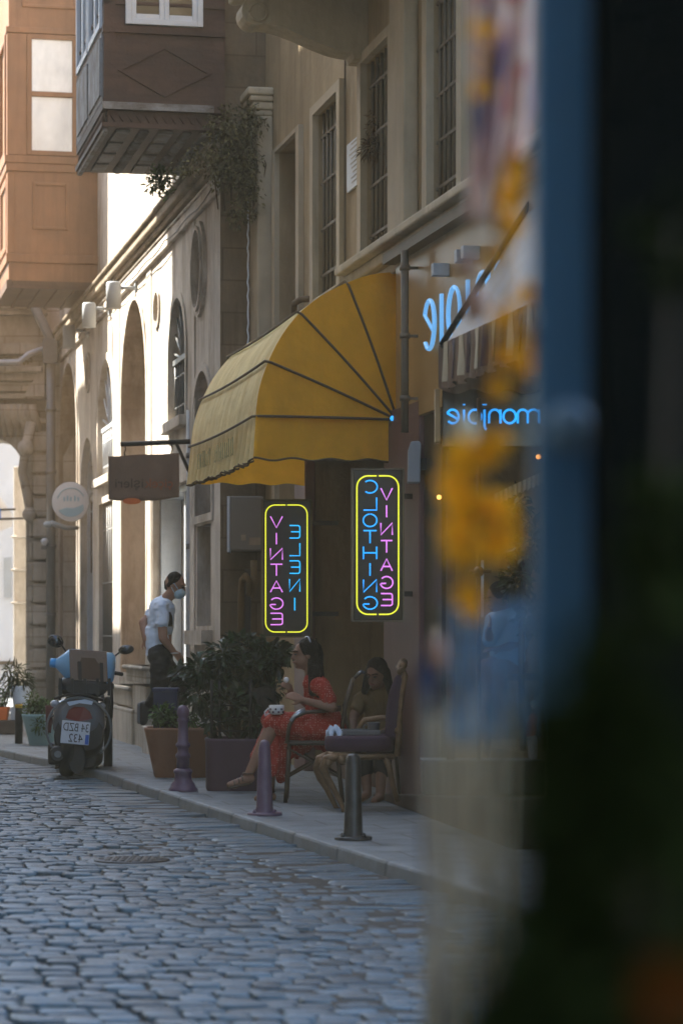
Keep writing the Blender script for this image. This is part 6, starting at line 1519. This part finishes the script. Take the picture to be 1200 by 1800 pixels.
m.sheet(8, 8, lambda i, j: Mp(291 + 12 * i, 1076 + 25 * j, -.140 + .11 * i * i + .03 * abs(j - .4)))
part("chest_print", m, mt["print"], sh, solid=.006)
m = MB(); m.cap(hr, .108, kr, .08); m.cap(hl, .108, kl, .082); m.cap(kr, .078, ar_, .06); m.cap(kl, .078, al_, .06); m.cap(Mp(282, 1153, -.06), .125, Mp(282, 1153, .12), .125)
wrinkle(fuse("trousers", m, mt["trousers"], t, .011, 4), .012, 14, (.7, .7, 1))
m = MB(); m.ball(Lm(0, -.022, .050), (.078, .088, .078), 18, 10); m.cap(Lm(-.066, .0, .055), .026, Lm(-.068, -.04, -.015), .024); m.cap(Lm(.066, .0, .055), .026, Lm(.068, -.04, -.015), .024); m.cap(Lm(0, -.07, .0), .042, Lm(0, -.066, -.045), .026); fuse("hair", m, mt["hair"], t, .009, 2)
m = MB(); m.ball(Lm(0, .06, -.055), (.066, .064, .056), 16, 10); mk = fuse("face_mask", m, mt["mask"], t, .008, 2)
m = MB()
for s_ in (-1, 1):
    m = MB(); m.tube([Lm(s_ * .05, .062, -.03), Lm(s_ * .076, .01, .015), Lm(s_ * .078, -.02, .01)], .004, 5); m.tube([Lm(s_ * .05, .05, -.08), Lm(s_ * .077, .0, -.03), Lm(s_ * .078, -.02, .0)], .004, 5)
    part("ear_loop", m, mt["mask"], mk)
for a_, toe in ((ar_, Mp(252, 1268, -.05)), (al_, Mp(334, 1272, .12))):
    d_ = (toe - a_).normalized(); m = MB(); h_ = a_ + (Vector((-.05, 0, .01)) if a_ is ar_ else Vector((-.04, 0, -.05)))
    m.cap(a_, .05, h_, .046); m.cap(h_, .046, toe, .042); m.cap(a_, .05, toe, .042); so = fuse("shoe", m, mt["black_plastic"], t, .009, 3)
    nn = (toe - h_).normalized().cross(Vector((0, 1, 0))); nn = nn if a_ is ar_ else -nn
    if a_ is ar_:
        if nn.x > 0: nn = -nn
    else:
        if nn.z > 0: nn = -nn
    m = MB(); m.cap(h_ + nn * .036, .03, toe + nn * .034, .03); so2 = fuse("sole", m, mt["sole"], so, .009, 2)
m = MB(); m.tube([wr + Vector((.034 * math.cos(R(a)), .034 * math.sin(R(a)), .0)) for a in range(0, 360, 30)], .008, 6, closed=True); part("bracelet", m, mt["porcelain"], t)

# --- guest inside the cafe, small red figure on the ledge
Yc = yM + .9
Cp = lambda u, v, dy=0.0: P(u, v, Yc + dy)
t = thing("person", "guest in pale blue shirt sitting inside the cafe window", "person", Cp(885, 1330))
m = MB(); hc = Cp(874, 1052); Lc = head(m, hc, Vector((-.9, -.3, -.3)), Vector((-.15, 0, 1)), .85); m.cap(Cp(880, 1066), .045, Cp(890, 1082, .02), .055); m.cap(Cp(888, 1095, .03), .1, Cp(892, 1160, .03), .11)
s1_, s2_ = Cp(868, 1092, -.08), Cp(912, 1094, .1); m.cap(s1_, .05, s2_, .05); e1, w1 = Cp(860, 1125, -.14), Cp(858, 1110, -.25); m.cap(s1_, .045, e1, .036); m.cap(e1, .036, w1, .026); hand(m, w1, Vector((.2, -.4, .8)), Vector((1, 0, 0)), .4, .85); e2, w2 = Cp(915, 1130, .0), Cp(880, 1140, -.15); m.cap(s2_, .045, e2, .036); m.cap(e2, .036, w2, .026); hand(m, w2, Vector((-.9, -.2, 0)), Vector((0, -.3, 1)), .4, .85)
m.cap(Cp(880, 1170, .04), .09, Cp(850, 1175, -.1), .06); m.cap(Cp(905, 1170, .04), .09, Cp(875, 1178, -.12), .06); m.cap(Cp(850, 1175, -.1), .055, Cp(850, 1290, -.1), .035); m.cap(Cp(875, 1178, -.12), .055, Cp(880, 1290, -.12), .035)
fuse("body", m, mt["skin_dark"], t, .011, 3); face_bits(Lc, t, .85)
m = MB(); m.cap(Cp(888, 1095, .03), .118, Cp(892, 1165, .03), .125); m.cap(s1_, .068, s2_, .068); m.cap(s1_, .066, e1, .055); m.cap(s2_, .066, e2, .055); fuse("shirt", m, mt["blue_shirt"], t, .013, 4)
m = MB(); m.ball(Lc(0, -.03, .045), (.075, .085, .076), 16, 10); fuse("hair", m, mt["hair"], t, .01, 2)
t = thing("cafe_bench", "dark bench under the guest inside the cafe", "bench", Cp(885, 1340))
m = MB(); m.box(Cp(850, 0).x, Cp(960, 0).x, Yc - .1, Yc + .3, Cp(0, 1196).z, Cp(0, 1184).z); part("seat", m, mt["door_brown"], t, bevel=.005)
for u in (855, 952):
    m = MB(); m.box(Cp(u, 0).x, Cp(u + 6, 0).x, Yc - .05, Yc + .25, .5, Cp(0, 1196).z - .002); part("leg", m, mt["door_brown"], t)
t = thing("figurine", "small figurine with red jacket on the cafe ledge", "figurine", P(934, 1334, yM + .1))
q = yM + .12; m = MB(); m.cap(P(935, 1328, q), .03, P(934, 1300, q), .035); m.cap(P(931, 1290, q), .034, P(936, 1262, q), .026); m.ball(P(938, 1240, q), .026, 12, 8); m.cap(P(944, 1262, q), .011, P(946, 1285, q), .009); m.cap(P(927, 1262, q), .011, P(922, 1285, q), .009); fuse("body", m, mt["porcelain"], t, .006, 2)
m = MB(); m.cap(P(931, 1288, q), .038, P(936, 1262, q), .031); fuse("jacket", m, mt["orange_pot"], t, .006, 2)
m = MB(); m.ball(P(938, 1236, q), (.028, .028, .02), 12, 6); part("hat", m, mt["mask"], t)

# ------------------------------------------------------------------ close doorway at the right edge, partly standing in for glass reflections (out of focus)
mt["knob"] = material("dull_blue_steel", (.10, .17, .23), .5, .1, 5, 0)
t = thing("open_door", "blurred blue door edge standing in for a reflection at the right side", "door", P(1000, 1800, 2.5) * Vector((1, 1, 0)).length * 0 + Vector((.25, 2.5, 0)))
m = MB(); xa, xb = P(940, 0, 2.55).x, P(1075, 0, 2.55).x; zk = P(0, 1250, 2.55).z; m.box(xa, xb, 2.55, 2.60, zk, 2.6); part("door_edge", m, mt["blue_frame"], t, bevel=.003)
m = MB(); m.box(xa + .004, xb, 2.552, 2.60, 0, zk - .002); part("dark_lower_edge", m, mt["black_frame"], t, bevel=.003)  # black part added so the blue edge fades out downwards
m = MB(); m.box(P(1058, 0, 2.3).x, 1.1, 2.3, 2.42, 0, 2.6); part("door_leaf", m, mt["black_frame"], t)
m = MB(); m.lathe([(.012, 0), (.012, .03), (.024, .035), (.026, .05), (.018, .062), (.001, .064)], (0, 0, 0), 16); q = P(990, 760, 2.53); m.v = [q + Vector((p.x, -p.z, p.y)) for p in m.v]; part("door_knob", m, mt["knob"], t)
rg = random.Random(31)
t = thing("doorway_shrub", "dark blurred leafy shrub in the shaded doorway", "shrub", Vector((P(1080, 0, 1.0).x, 1.0, 0)))
m = MB()
for u, v, r_, n, y in ((1040, 1440, .03, 260, 1.5), (1000, 1540, .026, 190, 1.5), (965, 1640, .024, 170, 1.5), (930, 1730, .026, 190, 1.5), (1070, 1350, .024, 150, 1.5), (1080, 1580, .045, 380, 1.55), (925, 1790, .03, 200, 1.5), (1110, 1270, .02, 90, 1.5), (1150, 1450, .03, 200, 1.5), (1160, 1740, .04, 280, 1.5), (1040, 1720, .045, 380, 1.5), (1160, 1320, .02, 90, 1.5), (1015, 1290, .022, 120, 1.5), (1060, 1190, .02, 80, 1.5), (1000, 1360, .02, 100, 1.5), (1000, 1800, .04, 300, 1.5)): foliage(m, P(u, v, y * .67), (r_ * .67, r_ * .67, r_ * .67), int(n * .8), .019, .011, .2, rg, .1)
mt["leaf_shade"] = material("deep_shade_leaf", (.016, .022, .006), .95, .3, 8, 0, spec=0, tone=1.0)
part("crown", m, mt["leaf_shade"], t)
m = MB(); q = P(1120, 0, 1.0); m.tube([(q.x, 1.0, 0), (q.x - .005, 1.0, .7), (q.x, 1.0, 1.28)], .007, 8); m.tube([(q.x, 1.0, 1.2), P(1020, 1600, 1.0)], .004, 6); part("trunk", m, mt["stem"], t)
t = thing("olive_sprig", "mossy green sprig blurred against the black door", "plant", P(1150, 1080, 1.6))
m = MB()
for u, v, n in ((1160, 900, 60), (1150, 980, 70), (1170, 1040, 50), (1180, 420, 40)): foliage(m, P(u, v, 1.6), (.02, .02, .03), n, .02, .012, .2, rg, .1)
part("crown", m, mt["leaf_shade"], t); m = MB(); m.tube([P(1175, 1080, 1.62), P(1165, 900, 1.62), P(1185, 400, 1.62)], .003, 5); part("stem", m, mt["stem"], t)
t = thing("orange_blossom", "dim orange blossom blurred in the lower right corner", "flower", P(1185, 1760, .95))
m = MB()
for k in range(14):
    a = k * .9; m.leaf(P(1185, 1745, .9), Vector((math.cos(a), -.6, math.sin(a))), Vector((0, -1, 0)), .014, .010, .2)
part("petal", m, material("dim_orange_petal", (.10, .025, .004), .9, .2, 9, 0, spec=0), t); m = MB(); m.tube([P(1185, 1745, .91), P(1195, 1850, .92)], .001, 5); part("stem", m, mt["stem"], t)
# flowers, scarf, balls and threads standing in for blurred glass reflections
Yf = 2.6
t = thing("flower_garland", "blurred garland of big yellow flowers standing in for their reflection", "garland", P(850, 1100, Yf))
m = MB(); m.tube([P(852, -300, Yf), P(855, 200, Yf), P(880, 500, Yf), P(850, 760, Yf), P(835, 1000, Yf)], .003, 6); part("cord", m, mt["stem"], t)
def flower(c, r, n, sq=1.0):
    m = MB(); ax = Vector((rg.gauss(0, .4), -1, rg.gauss(0, .4))).normalized(); a1 = ax.orthogonal().normalized(); a2 = ax.cross(a1)
    for k in range(n):
        a = 2 * math.pi * k / n + rg.uniform(-.2, .2); d = a1 * math.cos(a) + a2 * math.sin(a); d.z *= sq
        m.leaf(Vector(c) + ax * rg.uniform(0, .01), d + ax * .25, ax, r * rg.uniform(.85, 1.1), r * .75, .2)
    m.ball(Vector(c) + ax * .008, r * .16, 8, 5); return m
for u, v, r_ in ((846, 60, 26), (843, 150, 24), (846, 110, 18), (905, 300, 30), (900, 345, 32), (890, 400, 30), (880, 455, 28), (925, 520, 26), (928, 590, 30), (926, 640, 26), (888, 560, 28), (882, 620, 28), (872, 680, 22), (812, 810, 42), (850, 790, 36), (872, 770, 26), (800, 850, 36), (820, 890, 44), (800, 940, 36), (875, 915, 52), (882, 950, 44), (815, 980, 36), (820, 1040, 30), (828, 1075, 24)):
    part("flower", flower(P(u, v, Yf + rg.uniform(-.02, .02)), r_ * 1.1 * Yf / F, 6), mt["petal"], t)
t = thing("printed_scarf", "blurred patterned pink and red scarf standing in for a reflection beside the flowers", "scarf", P(880, 380, 3.4))
m = MB(); ysf = 3.4
m.sheet(16, 60, lambda i, j: P(826 + (108 - 40 * max(0, j - .7) / .3) * i + 4 * math.sin(j * 9) - 14 * max(0, j - .8) / .2, -300 + 690 * j, ysf) + Vector((0, .012 * math.sin(i * 16 + j * 5), 0)))
part("cloth", m, mt["scarf"], t, solid=.002)
for k, (u, v, r_) in enumerate(((822, 465, 17), (836, 535, 24), (816, 760, 26))):  # round blobs of the reflection built as hanging balls
    tt = thing("reflection_ball", ("upper peach reflection ball hanging near the fascia letters", "pinkish reflection ball hanging below the upper one", "cream reflection ball hanging over the neon cafe name")[k], "ornament", P(u, v, 3.3))
    m = MB(); m.ball(P(u, v, 3.3), (r_ * 3.3 / F * .9, r_ * 3.3 / F * .8, r_ * 3.3 / F * 1.3), 14, 10); part("ball", m, mt["skin"] if k < 2 else mt["cream_cloth"], tt); m = MB(); m.tube([P(u, v - r_, 3.3), P(u + 2, -300, 3.3)], .001, 5); part("string", m, mt["cream_cloth"], tt)
def threads(name, label, mat, u0, u1, v0, v1, Y, n, wd, seed, sway=6.0):
    rgt = random.Random(seed); t = thing(name, label, "veil", P((u0 + u1) / 2, v1, Y)); m = MB()
    for k in range(n):
        u = u0 + (u1 - u0) * (k + .5) / n + rgt.uniform(-1, 1) * (u1 - u0) / n * .6; ph = rgt.uniform(0, 6)
        va = v0 + rgt.uniform(-.06, .06) * (v1 - v0); vb = v1 + rgt.uniform(-.06, .06) * (v1 - v0)
        m.tube([P(u + sway * math.sin(ph + j * .7), va + (vb - va) * j / 8, Y + .01 * math.sin(ph * 2 + j)) for j in range(9)], wd, 5)
    part("threads", m, mt[mat], t); m = MB(); m.tube([P(u0, v0 - 4, Y), P(u1, v0 - 4, Y)], .003, 6); part("rod", m, mt["iron"], t)
    return t
threads("string_veil", "sheer cream thread curtain standing in for a reflection over the lower doorway", "cream_cloth", 742, 905, 1250, 2000, 3.0, 46, .0013, 2)  # added thin strands that blur into a reflected veil
threads("string_veil", "sheer blue thread curtain standing in for a reflected haze above the cream one", "blue_thread", 790, 965, 1060, 1300, 2.8, 40, .0012, 3)
t = thing("indigo_streak", "dark indigo tassel standing in for a reflection beside the cream threads", "streak", P(765, 1800, 3.1))  # dark reflected streak built as a hanging cord
m = MB(); m.tube([P(760, 1130, 3.1), P(748, 1200, 3.1), P(750, 1300, 3.1)], [.006, .010, .004], 8); m.tube([P(750, 1300, 3.1), P(742, 1480, 3.1), P(752, 1560, 3.1), P(762, 1700, 3.1), P(768, 1900, 3.1)], [.003, .0025, .006, .011, .015], 8); part("cord", m, mt["indigo_cloth"], t)
m = MB(); m.ball(P(768, 1150, 3.1), (.014, .012, .022), 12, 8); part("bead", m, mt["skin"], t)

# ------------------------------------------------------------------ added warm haze volume standing in for the glass reflection veil
hz = bpy.data.materials.new("veil_haze"); hz.use_nodes = True
nt = hz.node_tree; nt.nodes.clear()
ou = nt.nodes.new("ShaderNodeOutputMaterial"); pv_ = nt.nodes.new("ShaderNodeVolumePrincipled")
pv_.inputs["Color"].default_value = (1.0, .68, .38, 1); pv_.inputs["Density"].default_value = .0043; pv_.inputs["Anisotropy"].default_value = .1
nt.links.new(pv_.outputs[0], ou.inputs["Volume"])
m = MB(); m.box(-40, 40, -40, 75, -1.1, 18.6)
hb_ = setting("haze", m, hz, kind="stuff")
